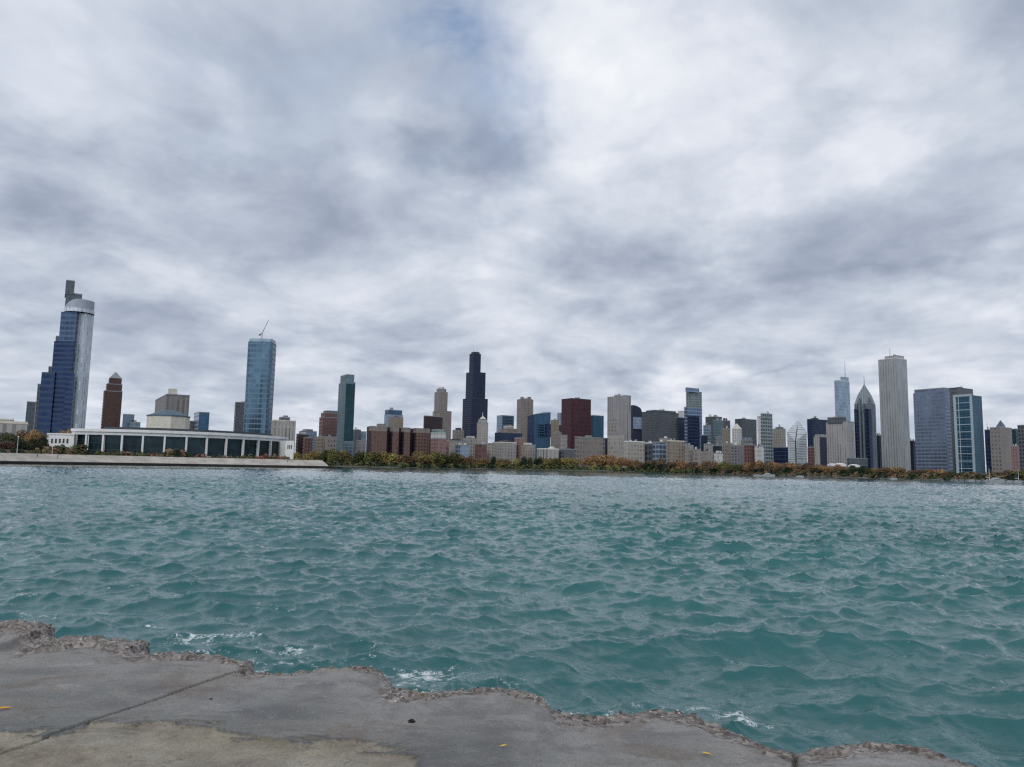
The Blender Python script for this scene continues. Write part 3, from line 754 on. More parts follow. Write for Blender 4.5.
# ---- left of the picture
r_ = bld('museum', 'long pale stone museum with a columned front at the left edge of the photo', 720, [('body', -45, 27.5, 421.5, 'stonecol', dict(xs=-45, dep=60, caph=2.5, capm='stone', roof='rooflight')), ('attic', -30, 13, 418, 'stonefac', dict(xs=-30, dep=30, capm='white', dD=14))], 'museum')
bld('glass_tower', 'small dark grey-green tower at the left foot of the stepped blue high-rise', 1500, [('body', 27, 36, 402, 'nema', {})], 'skyscraper')
bld('stepped_tower', 'dark slender glass tower whose top block rises highest behind the round-topped tower', 1250, [
    ('body', 37.8, 75, 384.5, 'nema', dict(xs=37.8, dep=60)), ('shaft', 48.7, 75, 367, 'nema', dict(xs=48.7, dep=50)), ('shaft', 56, 76, 336.5, 'nema', dict(xs=56, dep=42)),
    ('shaft', 66.2, 82.4, 293, 'nema', dict(xs=66.2, dep=36)), ('shaft', 66.3, 75.1, 280.5, 'nema', dict(xs=66.3, dep=36, dD=10))], 'skyscraper')
def curved_tower():
    D = 980
    root = thing('curved_tower', 'stepped blue glass tower with a pale rounded shaft and a sloping round crown', 'skyscraper', tuple(at(68, 455, D))[:2] + (GZ,))
    def tier(part, x0, x1, yt, mk, dd, dep, low=True):
        p0 = at(x0, yt, D + dd); p1 = at(x1, yt, D + dd); q = [(p0.x, p0.y), (p1.x, p1.y), (p1.x - .60 * dep, p1.y + dep), (p0.x - .60 * dep, p0.y + dep)]
        mb = MB(); mb.prism(q, GZ - .5, p0.z); mb.build(part, [M[mk], M['roofgrey']], root)
    tier('podium', 41.8, 55.2, 372, 'blueglass', 0, 40)
    tier('podium', 66.6, 74.8, 374, 'blueglass', -3, 30)
    tier('shaft', 54.2, 74.5, 341, 'blueglass', 2, 40)
    tier('shaft', 61.2, 77.2, 311.7, 'ompmid', 4, 34)
    # rounded pale shaft: a rounded rectangle in plan
    a = at(69.5, 312, D + 8); b_ = at(94.3, 312, D + 8); w = (b_.x - a.x) / 2; cx = (a.x + b_.x) / 2; cy = D + 8 + w
    poly = []
    for k in range(28):
        th = 2 * PI * k / 28 - PI / 2; c, s = math.cos(th), math.sin(th); e = .62
        poly.append((cx + w * abs(c) ** e * (1 if c >= 0 else -1), cy + w * abs(s) ** e * (1 if s >= 0 else -1)))
    poly = fit(poly, a.z, 71.5, 94.2)
    mb = MB(); mb.prism(poly, GZ - .5, a.z, smooth=False); mb.build('shaft', [M['omplight'], M['roofgrey']], root)
    a2 = at(63.4, 312, D + 2); zt = at(88, 308.6, D + 8).z; w2 = (b_.x - a2.x) / 2 * 1.0; cx2 = (a2.x + b_.x) / 2
    ring = [(cx2 + w2 * 1.0 * math.cos(2 * PI * k / 32), D + 2 + w + w2 * math.sin(2 * PI * k / 32)) for k in range(32)]
    ring = fit(ring, a.z, 63.6, 94.5)
    mb = MB(); mb.prism(ring, a.z + .1, zt, 0, 1); mb.build('crown_band', [M['omplight'], M['metal']], root)
    # sloping cap: high on the right, curving down to the left
    zz0, zz1 = at(64, 308.2, D).z, at(90, 301.6, D + 20).z
    prof = lambda u: zz0 + (zz1 - zz0) * math.sin(min(1, max(0, u) / .75) * PI / 2)
    r2 = inset(ring, .95)
    x_lo = min(p[0] for p in r2); x_hi = max(p[0] for p in r2); us = [(p[0] - x_lo) / (x_hi - x_lo) for p in r2]
    mb = MB(); mb.prism(r2, zt - .5, [prof(u) for u in us], 0, 0); mb.build('crown', [M['capgrey']], root)
    BLD.append((D, 41, 94, 'curved'))
curved_tower()
bld('brick_tower', 'slim dark brown tower tapering to a small pyramid top', 1500, [
    ('body', 103.6, 122.6, 391, 'brown', dict(xs=104.5, dep=40)), ('shaft', 106.2, 122.4, 384, 'brown', dict(xs=107, dep=34, dD=3)),
    ('crown', 108.8, 122, 377.8, 'brown', dict(xs=109.6, dep=28, dD=6, peak=370.8, proof='roofgrey', pk=.06))], 'skyscraper')
bld('office_block', 'low pale blue office block just right of the brown pyramid-topped tower', 1400, [('body', 123, 134.5, 414.8, 'bluelight', {}), ('wing', 130, 140.5, 422.5, 'bluelight', dict(low=True, dD=-30))])
bld('apartment_block', 'broad striped concrete apartment block behind the cream rotunda', 1150, [
    ('body', 152.6, 189.8, 394.8, 'concstripe', dict(xs=167, roof='roofgrey')), ('penthouse', 168.4, 177.5, 388.4, 'stone', dict(dD=14, cap=False))])
bld('office_block', 'small teal blue box of an office right of the cream rotunda', 1400, [('body', 194.2, 209.6, 412.6, 'blue', dict(xs=199.2, lm='bluelight')), ('wing', 189.5, 195.5, 421.5, 'greydark', dict(low=True, dD=30))])
bld('apartment_tower', 'narrow grey tower at the left foot of the tall blue tower with a crane', 1600, [('body', 235, 247, 402.5, 'greydark', dict(ratio=.6))], 'skyscraper')
def crane_tower():
    D = 1450
    root = thing('glass_tower', 'tall pale blue glass tower with a construction crane on its roof', 'skyscraper', tuple(at(259, 458, D))[:2] + (GZ,))
    p0 = at(248.4, 341, D); p1 = at(276.6, 341, D); w = (p1.x - p0.x) / 2; cx = (p0.x + p1.x) / 2
    poly = []
    for k in range(36):
        th = 2 * PI * k / 36 - PI / 2 + .05; c, s = math.cos(th), math.sin(th); e = .42
        poly.append((cx + w * abs(c) ** e * (1 if c >= 0 else -1), D + w * .8 + w * .8 * abs(s) ** e * (1 if s >= 0 else -1)))
    poly = fit(poly, p0.z, 248.2, 276.5)
    z1 = p0.z; zs = [GZ - .5, GZ + 20, GZ + 60, z1 * .5, z1 * .85, z1]; sc = [.965, .965, .975, .985, 1.0, 1.0]
    mb = MB()
    for i in range(5): mb.prism(inset(poly, sc[i]), zs[i], zs[i + 1], 0, 1 if i == 4 else None, poly2=inset(poly, sc[i + 1]))
    mb.build('body', [M['thousand'], M['roofgrey']], root)
    ztop = at(262, 338.2, D).z
    mb = MB(); mb.prism(inset(poly, .93), z1 + .1, ztop, 0, 1); mb.build('crown', [M['thousandlight'], M['roofgrey']], root)
    for px in (253, 259, 265, 271):
        mb = MB(); q = at(px, 338.6, D + 20); mb.box((q.x, q.y, ztop - .5), (5, 5, 4)); mb.build('rooftop_unit', M['rooflight'], root)
    cr = thing('crane', 'thin tower crane with raised jib on the roof of the tall blue tower', 'crane', tuple(at(259.5, 339, D + 16)))
    b0 = at(261.4, 341.5, D + 16); b1 = at(262.2, 333.0, D + 16); tip = at(268.6, 319.8, D + 16); bk = at(259.8, 334.5, D + 16)
    mb = MB(); mb.bar(b0, b1, 1.1, 0, 1.0, 4); mb.build('mast', M['metal'], cr)
    mb = MB(); mb.bar(b1, tip, .8, 0, .5, 4); mb.build('jib', M['metal'], cr)
    mb = MB(); mb.bar(b1, bk, .8, 0, .8, 4); mb.box((bk.x, bk.y, bk.z - 2), (3, 3, 2.6)); mb.build('counterweight', M['darkmetal'], cr)
    BLD.append((D, 246, 277, 'crane tower'))
crane_tower()
bld('office_block', 'cream office block with upright window strips at the right end of the aquarium', 1250, [
    ('body', 271.5, 296, 420.6, 'stonecol', dict(xs=275, capm='stone', roof='roofgrey')), ('penthouse', 279, 290, 417.6, 'greydark', dict(dD=20))])
bld('low_block', 'low dark brown block beyond the right end of the aquarium', 1300, [('body', 296.4, 309.5, 434.6, 'brown', dict(ratio=.7))])
bld('low_block', 'low curved-top dusky brick block left of the cream tan block', 1280, [('body', 303, 312.5, 438, 'redbrown', {})])
bld('low_block', 'low misty grey block behind the two small brown ones', 1600, [('body', 299, 317, 431.5, 'bluelight', dict(pent=True, pm='roofgrey'))])
bld('low_block', 'small tan block in front of the rounded brown tower', 1250, [('body', 315.6, 325, 437, 'tan', dict(xs=322))])
bld('low_block', 'small dark grey block at the foot of the green glass tower', 1230, [('body', 325.2, 336.6, 437.4, 'greybrown', {})])
bld('brick_tower', 'rounded-top brown brick tower left of the green glass tower', 1700, [('body', 319.4, 341, 417.5, 'redbrown', dict(xs=323)), ('crown', 321, 341, 413, 'redbrown', dict(xs=325, dD=5)), ('crown', 323.4, 341, 411, 'greydark', dict(xs=327, dD=10))])
bld('glass_tower', 'tall slim dark green glass tower standing alone right of the rounded brown one', 1350, [
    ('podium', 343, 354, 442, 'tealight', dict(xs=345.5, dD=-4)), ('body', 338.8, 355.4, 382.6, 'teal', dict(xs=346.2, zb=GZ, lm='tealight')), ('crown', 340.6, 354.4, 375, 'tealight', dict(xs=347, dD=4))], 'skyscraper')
bld('low_block', 'dark low block between the green tower and the brick hotel', 1500, [('body', 353, 361, 430.2, 'greydark', {})])
bld('low_block', 'bluish low block touching the left end of the brick hotel', 1520, [('body', 360, 366.5, 432, 'bluelight', {})])
bld('low_block', 'small pale grey block in front of the dark one beside the brick hotel', 1300, [('body', 356, 365, 441, 'grey', {})])
def hotel():
    D = 1080
    root = thing('hotel', 'long brown brick hotel with four projecting wings and a pale top storey', 'hotel', tuple(at(400, 458, D))[:2] + (GZ,), None)
    zt = at(390, 426.2, D).z; zc = at(390, 431, D).z
    dd = 11.0
    p = at(369.6, 430, D + 9); P0 = Vector((p.x, p.y)); P1 = P0 + EAST * dd
    def frac(px, base):
        r = ray(px, 430); r = Vector((r.x, r.y)); return -cross(base, r) / cross(NORTH, r)
    s1 = frac(430.5, P0)
    back = [P0, P0 + NORTH * s1, P0 + NORTH * s1 - EAST * 11, P0 - EAST * 11]
    mb = MB(); mb.prism([tuple(v) for v in back], GZ - .5, zt - .4); mb.build('body', [M['darkbrick'], M['roofgrey']], root)  # recessed wall in a darker brick tone, its shade put into the colour
    for a, b_ in ((371.5, 387), (392.8, 399), (404.2, 410.4), (416, 430)):
        s0, s1 = frac(a, P1), frac(b_, P1)
        w = [P1 + NORTH * s0, P1 + NORTH * s1, P1 + NORTH * s1 - EAST * (dd - .2), P1 + NORTH * s0 - EAST * (dd - .2)]
        mb = MB(); mb.prism([tuple(v) for v in w], GZ - .5, zc); mb.mi[3] = 2; wg = mb.build('wing', [M['brick'], M['roofgrey'], M['darkbrick']], root)  # left side of each wing gets the same painted shade
        mb = MB(); mb.prism(inset([tuple(v) for v in w], 1.01), zc + .01, zt); mb.build('top_storey', [M['greybrown'], M['roofgrey']], wg)
    s0, s1 = frac(379, P0 - EAST * 1), frac(386, P0 - EAST * 1)
    w = [P0 + NORTH * s0 - EAST * 1, P0 + NORTH * s1 - EAST * 1, P0 + NORTH * s1 - EAST * 10.8, P0 + NORTH * s0 - EAST * 10.8]
    mb = MB(); mb.prism([tuple(v) for v in w], zt - 1, at(382, 423, D).z); mb.build('penthouse', [M['greybrown'], M['roofgrey']], root)
    BLD.append((D, 365, 431, 'brick hotel'))
hotel()
bld('hotel', 'pink brick block with a pale green copper roof right of the long brick hotel', 1090, [('body', 430.6, 446.5, 439, 'pinkbrick', dict(xs=437)), ('attic', 430.8, 446, 433, 'whitefac', dict(xs=437, dD=2, roof='roofgreen')), ('mansard', 431.5, 444.5, 429, 'glassgreen', dict(xs=437.5, dD=5, roof='roofgreen', cap=False))], 'hotel')
bld('office_tower', 'glass-topped office block rising behind the middle of the brick hotel', 1750, [('body', 384.4, 403, 415, 'bluelight', dict(xs=388)), ('crown', 385, 402.3, 410.2, 'blue', dict(xs=389))])
bld('low_block', 'tan block peeping over the brick hotel in front of the glass-topped office', 1500, [('body', 388.8, 403.4, 417.6, 'tan', {})])
bld('office_block', 'square maroon block in front of the grey crown-topped tower', 1500, [('body', 423.8, 442.8, 416.2, 'darkbrick', dict(xs=425, dep=40))])
r_ = bld('crowned_tower', 'grey stepped tower with a drum-shaped crown left of the tallest black tower', 2700, [('body', 432.8, 451.6, 411, 'greybrown', dict(xs=440)), ('shaft', 434.6, 447.8, 392, 'greybrown', dict(xs=439.5))], 'skyscraper')
def drum(root, px0, px1, y0, y1, D, mk, part='crown'):
    a = at(px0, y0, D); b_ = at(px1, y0, D); w = (b_.x - a.x) / 2; cx = (a.x + b_.x) / 2
    ring = [(cx + w * math.cos(2 * PI * k / 16), D + w + w * math.sin(2 * PI * k / 16)) for k in range(16)]
    ring = fit(ring, a.z, px0, px1)
    mb = MB(); mb.prism(ring, a.z - 3, at(px0, y1, D).z); return mb.build(part, [M[mk], M['roofgrey']], root)
drum(r_, 436.5, 446.2, 392, 388.6, 2715, 'grey'); drum(r_, 438.5, 444.3, 389, 386.8, 2718, 'whitefac')
r_ = bld('setback_tower', 'tallest black tower stepping back in three stages to a narrow top', 2850, [
    ('body', 462.9, 487.9, 398.2, 'black', dict(xs=471.5, roof='roofdark')), ('shaft', 466.2, 485.7, 372, 'black', dict(xs=473, roof='roofdark')),
    ('shaft', 469.5, 481, 353.6, 'black', dict(xs=473.5, roof='roofdark')), ('crown', 471.2, 479.6, 351.6, 'navy', dict(xs=474.4, roof='roofdark', cap=False))], 'skyscraper')
mast(r_, 473.4, 352, 344.5, 2870, 1.3, 'antenna', 'rooflight'); mast(r_, 477.6, 352, 345.5, 2870, 1.3, 'antenna', 'rooflight')
r_ = bld('beehive_tower', 'slim cream tower with a tapered top standing before the black tower', 1420, [('body', 477, 488.3, 423, 'creamfac', dict(xs=481)), ('shaft', 478.2, 487.2, 420, 'creamfac', dict(xs=481.4, dD=3)), ('crown', 479.6, 486, 418.6, 'creamfac', dict(dD=6, peak=415.8, proof='stone', pk=.2))])
mast(r_, 482.7, 416.5, 412.2, 1430, .7, 'spire', 'rooflight')
bld('low_block', 'dusky mid-rise block at the left foot of the black tower', 1750, [('body', 452.6, 464, 430.4, 'greybrown', dict(pent=True))])
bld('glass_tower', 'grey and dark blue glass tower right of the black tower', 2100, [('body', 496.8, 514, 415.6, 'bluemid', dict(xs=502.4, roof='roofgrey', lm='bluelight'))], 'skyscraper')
bld('low_block', 'cream-topped grey block before the grey and dark blue glass tower', 1800, [('body', 500, 517.5, 429, 'greybrown', {}), ('attic', 503.5, 513.5, 426.3, 'creamfac', dict(capm='rooflight'))])
bld('glass_block', 'wide near-black glass block above the cream lakefront row', 1500, [('body', 494.8, 522, 433.2, 'legacydark', dict(xs=499.5, roof='roofdark'))])
r_ = bld('office_tower', 'tall plain grey tower with two small turrets on its roof', 2500, [('body', 517, 533.4, 399.4, 'greybrown', dict(xs=521.5)), ('turret', 520.4, 523.8, 396.8, 'greybrown', dict(dD=12, cap=False)), ('turret', 527.6, 531, 396.8, 'greybrown', dict(low=True, dD=14, cap=False)), ('crown', 519.5, 532, 398.3, 'greybrown', dict(low=True, dD=20, cap=False))], 'skyscraper')
def slant_glass():
    D = 1650
    poly, z = quad(527.6, 550.6, 414, D, 534.2)
    root = thing('glass_tower', 'teal blue glass tower with a slanting roof and a dark left side', 'skyscraper', (poly[0][0], poly[0][1], GZ))
    zs = [at(534.2, 414.2, D).z, at(547, 411.4, D).z, at(547, 411.4, D).z + 2, at(530, 415.5, D).z]
    mb = MB(); mb.prism(poly, GZ - .5, zs); mb.mi[3] = 2  # left face darkened by its own material, shade painted in
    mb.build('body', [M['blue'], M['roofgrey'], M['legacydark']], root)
    mb = MB(); q = quad(546, 551, 428, D - 2, 546.5)[0]; zq = at(548, 424, D).z; mb.prism(q, at(548, 437, D).z, zq); mb.build('bay', [M['legacydark']], root)
    BLD.append((D, 527, 551, 'slanting glass tower'))
slant_glass()
bld('low_block', 'narrow tan block between the slanting glass tower and the maroon slab', 1800, [('body', 550.8, 559, 420.4, 'tan', {})])
bld('office_tower', 'pale grey sliver of a tower at the left edge of the maroon slab', 2300, [('body', 557.2, 564, 413.2, 'bluelight', {})])
bld('office_block', 'dim maroon annex at the left foot of the maroon slab', 2000, [('body', 555, 573, 425, 'darkbrick', {})])
bld('office_tower', 'dark maroon red slab tower', 1900, [('body', 561.6, 591, 398.6, 'cna', dict(xs=571.8, roof='roofdark'))], 'skyscraper')
bld('low_block', 'dull brown stone block with a stepped top below the slanting glass tower', 1350, [('body', 553, 561.5, 433, 'greybrown', {}), ('attic', 554.5, 560, 431, 'tan', dict(cap=False))])
bld('low_block', 'narrow pale block left of the wide grey-brown block', 1320, [('body', 560.6, 567.4, 435.6, 'stonefac', {})])
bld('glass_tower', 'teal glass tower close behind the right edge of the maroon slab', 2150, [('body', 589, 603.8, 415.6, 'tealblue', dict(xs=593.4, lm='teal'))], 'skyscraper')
bld('office_block', 'wide plain grey-brown block above the orange trees', 1200, [('body', 574.8, 605, 437.4, 'greybrown', dict(xs=577.5)), ('penthouse', 585, 592, 435.4, 'stonefac', dict(dD=30, cap=False))])
bld('low_block', 'very narrow dark box filling the slot between the grey-brown block and the cream stepped one', 1260, [('body', 604.6, 608.6, 438, 'navy', {})])  # navy box stands in for the dark slot between the blocks
bld('stepped_block', 'cream stone block stepping up to a narrow tower before the striped grey slab', 1220, [('body', 607.6, 624, 434.4, 'creamfac', dict(xs=612)), ('shaft', 608.6, 620, 424, 'beige', dict(xs=612)), ('crown', 610, 616.8, 419.4, 'beige', {})])
bld('office_tower', 'tall vertically striped grey slab behind the cream stepped block', 1800, [('body', 607.4, 631, 395.8, 'greystripe', dict(xs=624.8, roof='roofgrey'))], 'skyscraper')
def curvetop():
    D = 2050
    poly, z = quad(629, 642, 411, D, 633)
    root = thing('office_tower', 'dark tower with a quarter-round top beside the striped grey slab', 'skyscraper', (poly[0][0], poly[0][1], GZ))
    mb = MB(); mb.prism(poly, GZ - .5, z, 0, None)
    a = poly[0]; b_ = poly[1]; n = 8; zt = at(631, 405, D).z; prevz = None
    for k in range(n):
        t0, t1 = k / n, (k + 1) / n
        f = lambda t: z + (zt - z) * math.sqrt(max(0, 1 - t * t))
        L = lambda p, q, t: (p[0] + (q[0] - p[0]) * t, p[1] + (q[1] - p[1]) * t)
        e0, e1 = L(poly[0], poly[1], t0), L(poly[0], poly[1], t1); w0, w1 = L(poly[3], poly[2], t0), L(poly[3], poly[2], t1)
        mb.face([(*e0, z), (*e1, z), (*e1, f(t1)), (*e0, f(t0))], [(t0 * 60, z), (t1 * 60, z), (t1 * 60, f(t1)), (t0 * 60, f(t0))])
        mb.face([(*e0, f(t0)), (*e1, f(t1)), (*w1, f(t1)), (*w0, f(t0))], None, 1)
        mb.face([(*w1, z), (*w0, z), (*w0, f(t0)), (*w1, f(t1))])
        if k == 0: mb.face([(*w0, z), (*e0, z), (*e0, f(0)), (*w0, f(0))])
    mb.build('body', [M['navy'], M['roofdark']], root)
    mb = MB(); q = quad(632.5, 641.6, 417, D - 3, 634)[0]; mb.prism(q, at(637, 429, D).z, at(637, 417, D).z); mb.build('bay', [M['bluelight']], root)  # pale box imitating a light reflection on the dark front, no real bay
    BLD.append((D, 629, 642, 'curve top'))
curvetop()
bld('office_tower', 'broad dark grey slab with a low peak, the widest tower of the centre', 2250, [('body', 640.8, 678.6, 411.8, 'slabgrey', dict(xs=652, roof='roofdark')), ('penthouse', 646, 676, 409.8, 'slabgrey', dict(xs=655.5, roof='roofdark', cap=False, dD=14))], 'skyscraper')
bld('office_tower', 'pale sliver of a tower between the dark grey slab and the blue-white glass tower', 2600, [('body', 678, 685, 411.4, 'whitefac', {})])
bld('office_tower', 'dark navy block between the dark grey slab and the blue-white glass tower', 2150, [('body', 676.5, 686.5, 417.6, 'navy', dict(xs=678.5))])
bld('glass_tower', 'slender blue-white glass tower with a stepped top and dark lower half', 1850, [
    ('body', 684.2, 702, 407.4, 'legacy', dict(xs=687.4)), ('shaft', 686, 701.8, 391.4, 'glassgreen', dict(xs=689, dD=6)), ('shaft', 686.2, 699.2, 388, 'legacy', dict(xs=687.2, dD=-8)),
    ('lower_front', 688.4, 699.4, 415.6, 'legacydark', dict(xs=689.2, dD=-14, low=True, cap=False))], 'skyscraper')
# lakefront row, left to right
ROW = [
 ('pinkish low block right of the green copper roof', 1150, 440, 449, 441, 'pinkbrick', {}),
 ('white-trimmed low block below the dusky mid-rise', 1180, 447, 464, 441.4, 'stonefac', dict(pent=True)),
 ('blue-grey flat-fronted block behind the yellow trees', 1120, 455.5, 469.5, 445.6, 'bluelight', {}),
 ('cream block with an arched cornice left of the slim cream tower', 1190, 463, 478, 438.6, 'stonefac', dict(pent=True, pm='stone')),
 ('purple-grey block in front of the slim cream tower', 1130, 475, 487, 444.4, 'redbrown', {}),
 ('narrow cream block right of the slim cream tower', 1160, 485, 497, 444.0, 'creamfac', {}),
 ('long cream stone block with rows of windows above a lone evergreen', 1150, 493, 516.5, 442.8, 'stonefac', dict(capm='stone', pent=True)),
 ('pink-roofed cream block left of the teal slanting tower', 1170, 514.5, 524, 438.4, 'pinkbrick', {}),
 ('pale block with a stepped gable below the slanting glass tower', 1160, 520, 535.5, 445.4, 'beige', dict(pent=True, pm='stone')),
 ('low white-roofed block with upright windows below the slanting glass tower', 1130, 537, 559, 449.2, 'stonecol', dict(roof='rooflight', capm='white')),
 ('low dark block at the foot of the maroon slab', 1140, 558, 575.5, 449.6, 'greydark', {}),
 ('cream flat-topped block right of the stepped cream one', 1130, 624.2, 644.6, 441.8, 'creamfac', dict(xs=628.5, capm='white', roof='rooflight')),
 ('grey glassy block between two cream lakefront blocks', 1150, 644, 654, 443.4, 'slabgrey', dict(capm='white')),
 ('blue-grey striped block below the dark grey slab', 1140, 652.6, 666.5, 442.6, 'bluelight', {}),
 ('cream block with a pale penthouse below the dark grey slab', 1230, 659, 672, 439, 'beige', {}),
 ('square tan block framed in white below the navy block', 1120, 667.6, 684.4, 441.2, 'tan', dict(xs=670, capm='stone')),
 ('pale block below the blue-white glass tower', 1130, 683, 693.6, 446, 'stonefac', {}),
 ('low tan block at the right foot of the blue-white glass tower', 1120, 692.6, 701, 450, 'beige', {}),
 ('misty grey tower, tallest of the huddle right of the blue-white tower', 2300, 705.4, 722, 416.8, 'greydark', {}),
 ('small bluish tower low in the huddle right of the blue-white tower', 2000, 703.2, 711, 425.6, 'bluelight', {}),
 ('pale glassy tower in the middle of the huddle', 1950, 713, 723.4, 420.6, 'tealight', {}),
 ('dark round-shouldered tower right of the misty grey one', 2100, 721.6, 730.2, 420.8, 'greydark', {}),
 ('tan brick tower in front of the dark round-shouldered one', 1700, 722, 730.4, 428.8, 'tan', {}),
 ('dark low block right of the foot of the blue-white tower', 1600, 701, 707.5, 435.4, 'navy', {}),
 ('grey stone block low in the huddle', 1400, 703.6, 713.6, 444.4, 'stonefac', {}),
 ('pale grey mid-height block in the huddle', 1500, 715.4, 723, 437, 'grey', {}),
 ('near-black low block in the huddle', 1350, 712.8, 722, 446, 'navy', {}),
 ('lowest cream block of the huddle by the trees', 1200, 700.4, 713.4, 452, 'beige', {}),
 ('small white block with a rounded top by the trees', 1150, 713.8, 723, 453.6, 'whitefac', dict(pent=True, pm='white')),
 ('brown stone block left of the pointed cream tower', 1300, 721.8, 732.4, 443.8, 'greybrown', {}),
 ('grey mid-rise below the pointed cream tower', 1250, 730.6, 745, 445.6, 'grey', {}),
 ('brown brick mid-rise left of the grey-green glass tower', 1220, 744, 755.4, 445.2, 'redbrown', {}),
 ('white mid-rise at the left foot of the grey-green glass tower', 1210, 754.4, 764, 446.4, 'whitefac', {}),
]
for lab, D, x0, x1, yt, mk, op in ROW:
    bld('city_block', lab, D, [('body', x0, x1, yt, mk, op)])
r_ = bld('office_tower', 'cream tower with a pointed top before the dark flat-topped slab', 1850, [('body', 731.8, 741.8, 428.6, 'whitefac', dict(peak=423.4, proof='stone', pk=.12))], 'skyscraper')
bld('office_tower', 'dark flat-topped slab between the pointed cream tower and the grey-green glass one', 2250, [('body', 735, 756.4, 419.2, 'slabgrey', dict(xs=742, roof='roofdark'))], 'skyscraper')
r_ = bld('domed_block', 'grey block with a low rounded roof before the dark flat-topped slab', 1600, [('body', 740.8, 752.6, 440, 'grey', {})]); drum(r_, 742, 751.6, 440, 437.4, 1612, 'bluelight', 'dome')
bld('apartment_tower', 'grey-green glass tower with pale edges', 1500, [('body', 757.2, 772.4, 417, 'glassgreen', dict(xs=760.6, lm='whitefac')), ('shaft', 761, 772.2, 414, 'glassgreen', dict(xs=763, dD=3))], 'skyscraper')
bld('office_tower', 'beige tower with a grey right side left of the diamond-topped tower', 1950, [('body', 772.6, 785.6, 429, 'beige', dict(xs=780.6)), ('penthouse', 775.4, 783.4, 427, 'greydark', dict(cap=False))], 'skyscraper')
bld('glass_block', 'dark blue glass block at the left foot of the diamond-topped tower', 1500, [('body', 773.4, 788, 447.4, 'legacydark', dict(xs=783))])
def diamond():
    D = 1650
    poly, z = quad(787.2, 806.8, 437, D, 795.4)
    root = thing('diamond_tower', 'white tower with a sliced diamond-shaped sloping top', 'skyscraper', (poly[0][0], poly[0][1], GZ))
    SE, NE, NW, SW = [Vector(p) for p in poly]
    zl = at(795.6, 441, D).z; zm = at(787.6, 431.6, D + 20).z; zt = at(794.5, 420.2, D + 40).z
    gap = (NW - SE).normalized(); lat = Vector((-gap.y, gap.x)) * 1.3
    mb = MB()
    def half(a, b_, c, sgn):
        o = lat * sgn
        A, B, C_ = SE + o, b_, NW + o
        pts = [A, B, C_] if sgn > 0 else [A, C_, B]
        zz = {0: zl, 1: zm, 2: zt} if sgn > 0 else {0: zl, 1: zt, 2: zm}
        mb.prism([tuple(p) for p in pts], GZ - .5, [zz[0], zz[1], zz[2]], 0, 1)
    ctr = (SE + NW) / 2
    side = (NE - ctr).dot(lat)
    if side > 0: half(SE, NE, NW, 1); s2 = -1
    else: half(SE, NE, NW, -1); s2 = 1
    mbA = mb; mbA.build('shaft', [M['diamond'], M['diamond']], root)
    mb = MB()
    o = lat * s2
    pts, zz = ([SE + o, NW + o, SW], [zl, zt, zm]) if s2 < 0 else ([SE + o, SW, NW + o], [zl, zm, zt])
    # keep counter-clockwise
    ar = sum(pts[i].x * pts[(i + 1) % 3].y - pts[(i + 1) % 3].x * pts[i].y for i in range(3))
    if ar < 0: pts.reverse(); zz.reverse()
    mb.prism([tuple(p) for p in pts], GZ - .5, zz, 0, 1); mb.build('shaft', [M['diamond'], M['diamond']], root)
    BLD.append((D, 787, 807, 'diamond'))
diamond()
r_ = bld('office_tower', 'dark navy flat tower right of the diamond-topped tower', 2050, [('body', 807, 827.5, 419.4, 'legacydark', dict(xs=812, roof='roofdark')), ('penthouse', 811, 818.4, 418, 'navy', dict(cap=False, dD=20))], 'skyscraper')
bld('low_block', 'small dusky brown block in front of the dark navy flat tower', 1500, [('body', 807.4, 814.4, 447.6, 'redbrown', dict(pent=True))])
r_ = bld('thin_tower', 'thin tower half cream and half navy before the dark navy flat tower', 1600, [('body', 813.6, 826.6, 437, 'creamfac', dict(xs=819.6)), ('crown', 815, 826.4, 435, 'creamfac', dict(xs=820.4, dD=6))])
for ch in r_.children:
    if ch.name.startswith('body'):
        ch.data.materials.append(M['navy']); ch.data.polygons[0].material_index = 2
bld('office_tower', 'wide blank grey-beige tower with a flat penthouse, in front of the silver spire tower', 1700, [('body', 826, 854.2, 422, 'onepru', dict(xs=848, ratio=1)), ('penthouse', 827.4, 846, 417.2, 'greydark', dict(xs=842, dD=10))], 'skyscraper')
r_ = bld('spire_tower', 'silver blue glass tower with a tall thin spire', 2550, [('body', 834.2, 849.4, 380.4, 'trump', dict(xs=838.5, roof='rooflight')), ('penthouse', 840.6, 848.6, 377.2, 'trump', dict(xs=842, dD=20))], 'skyscraper')
mast(r_, 845.2, 378, 361.5, 2580, 1.5)
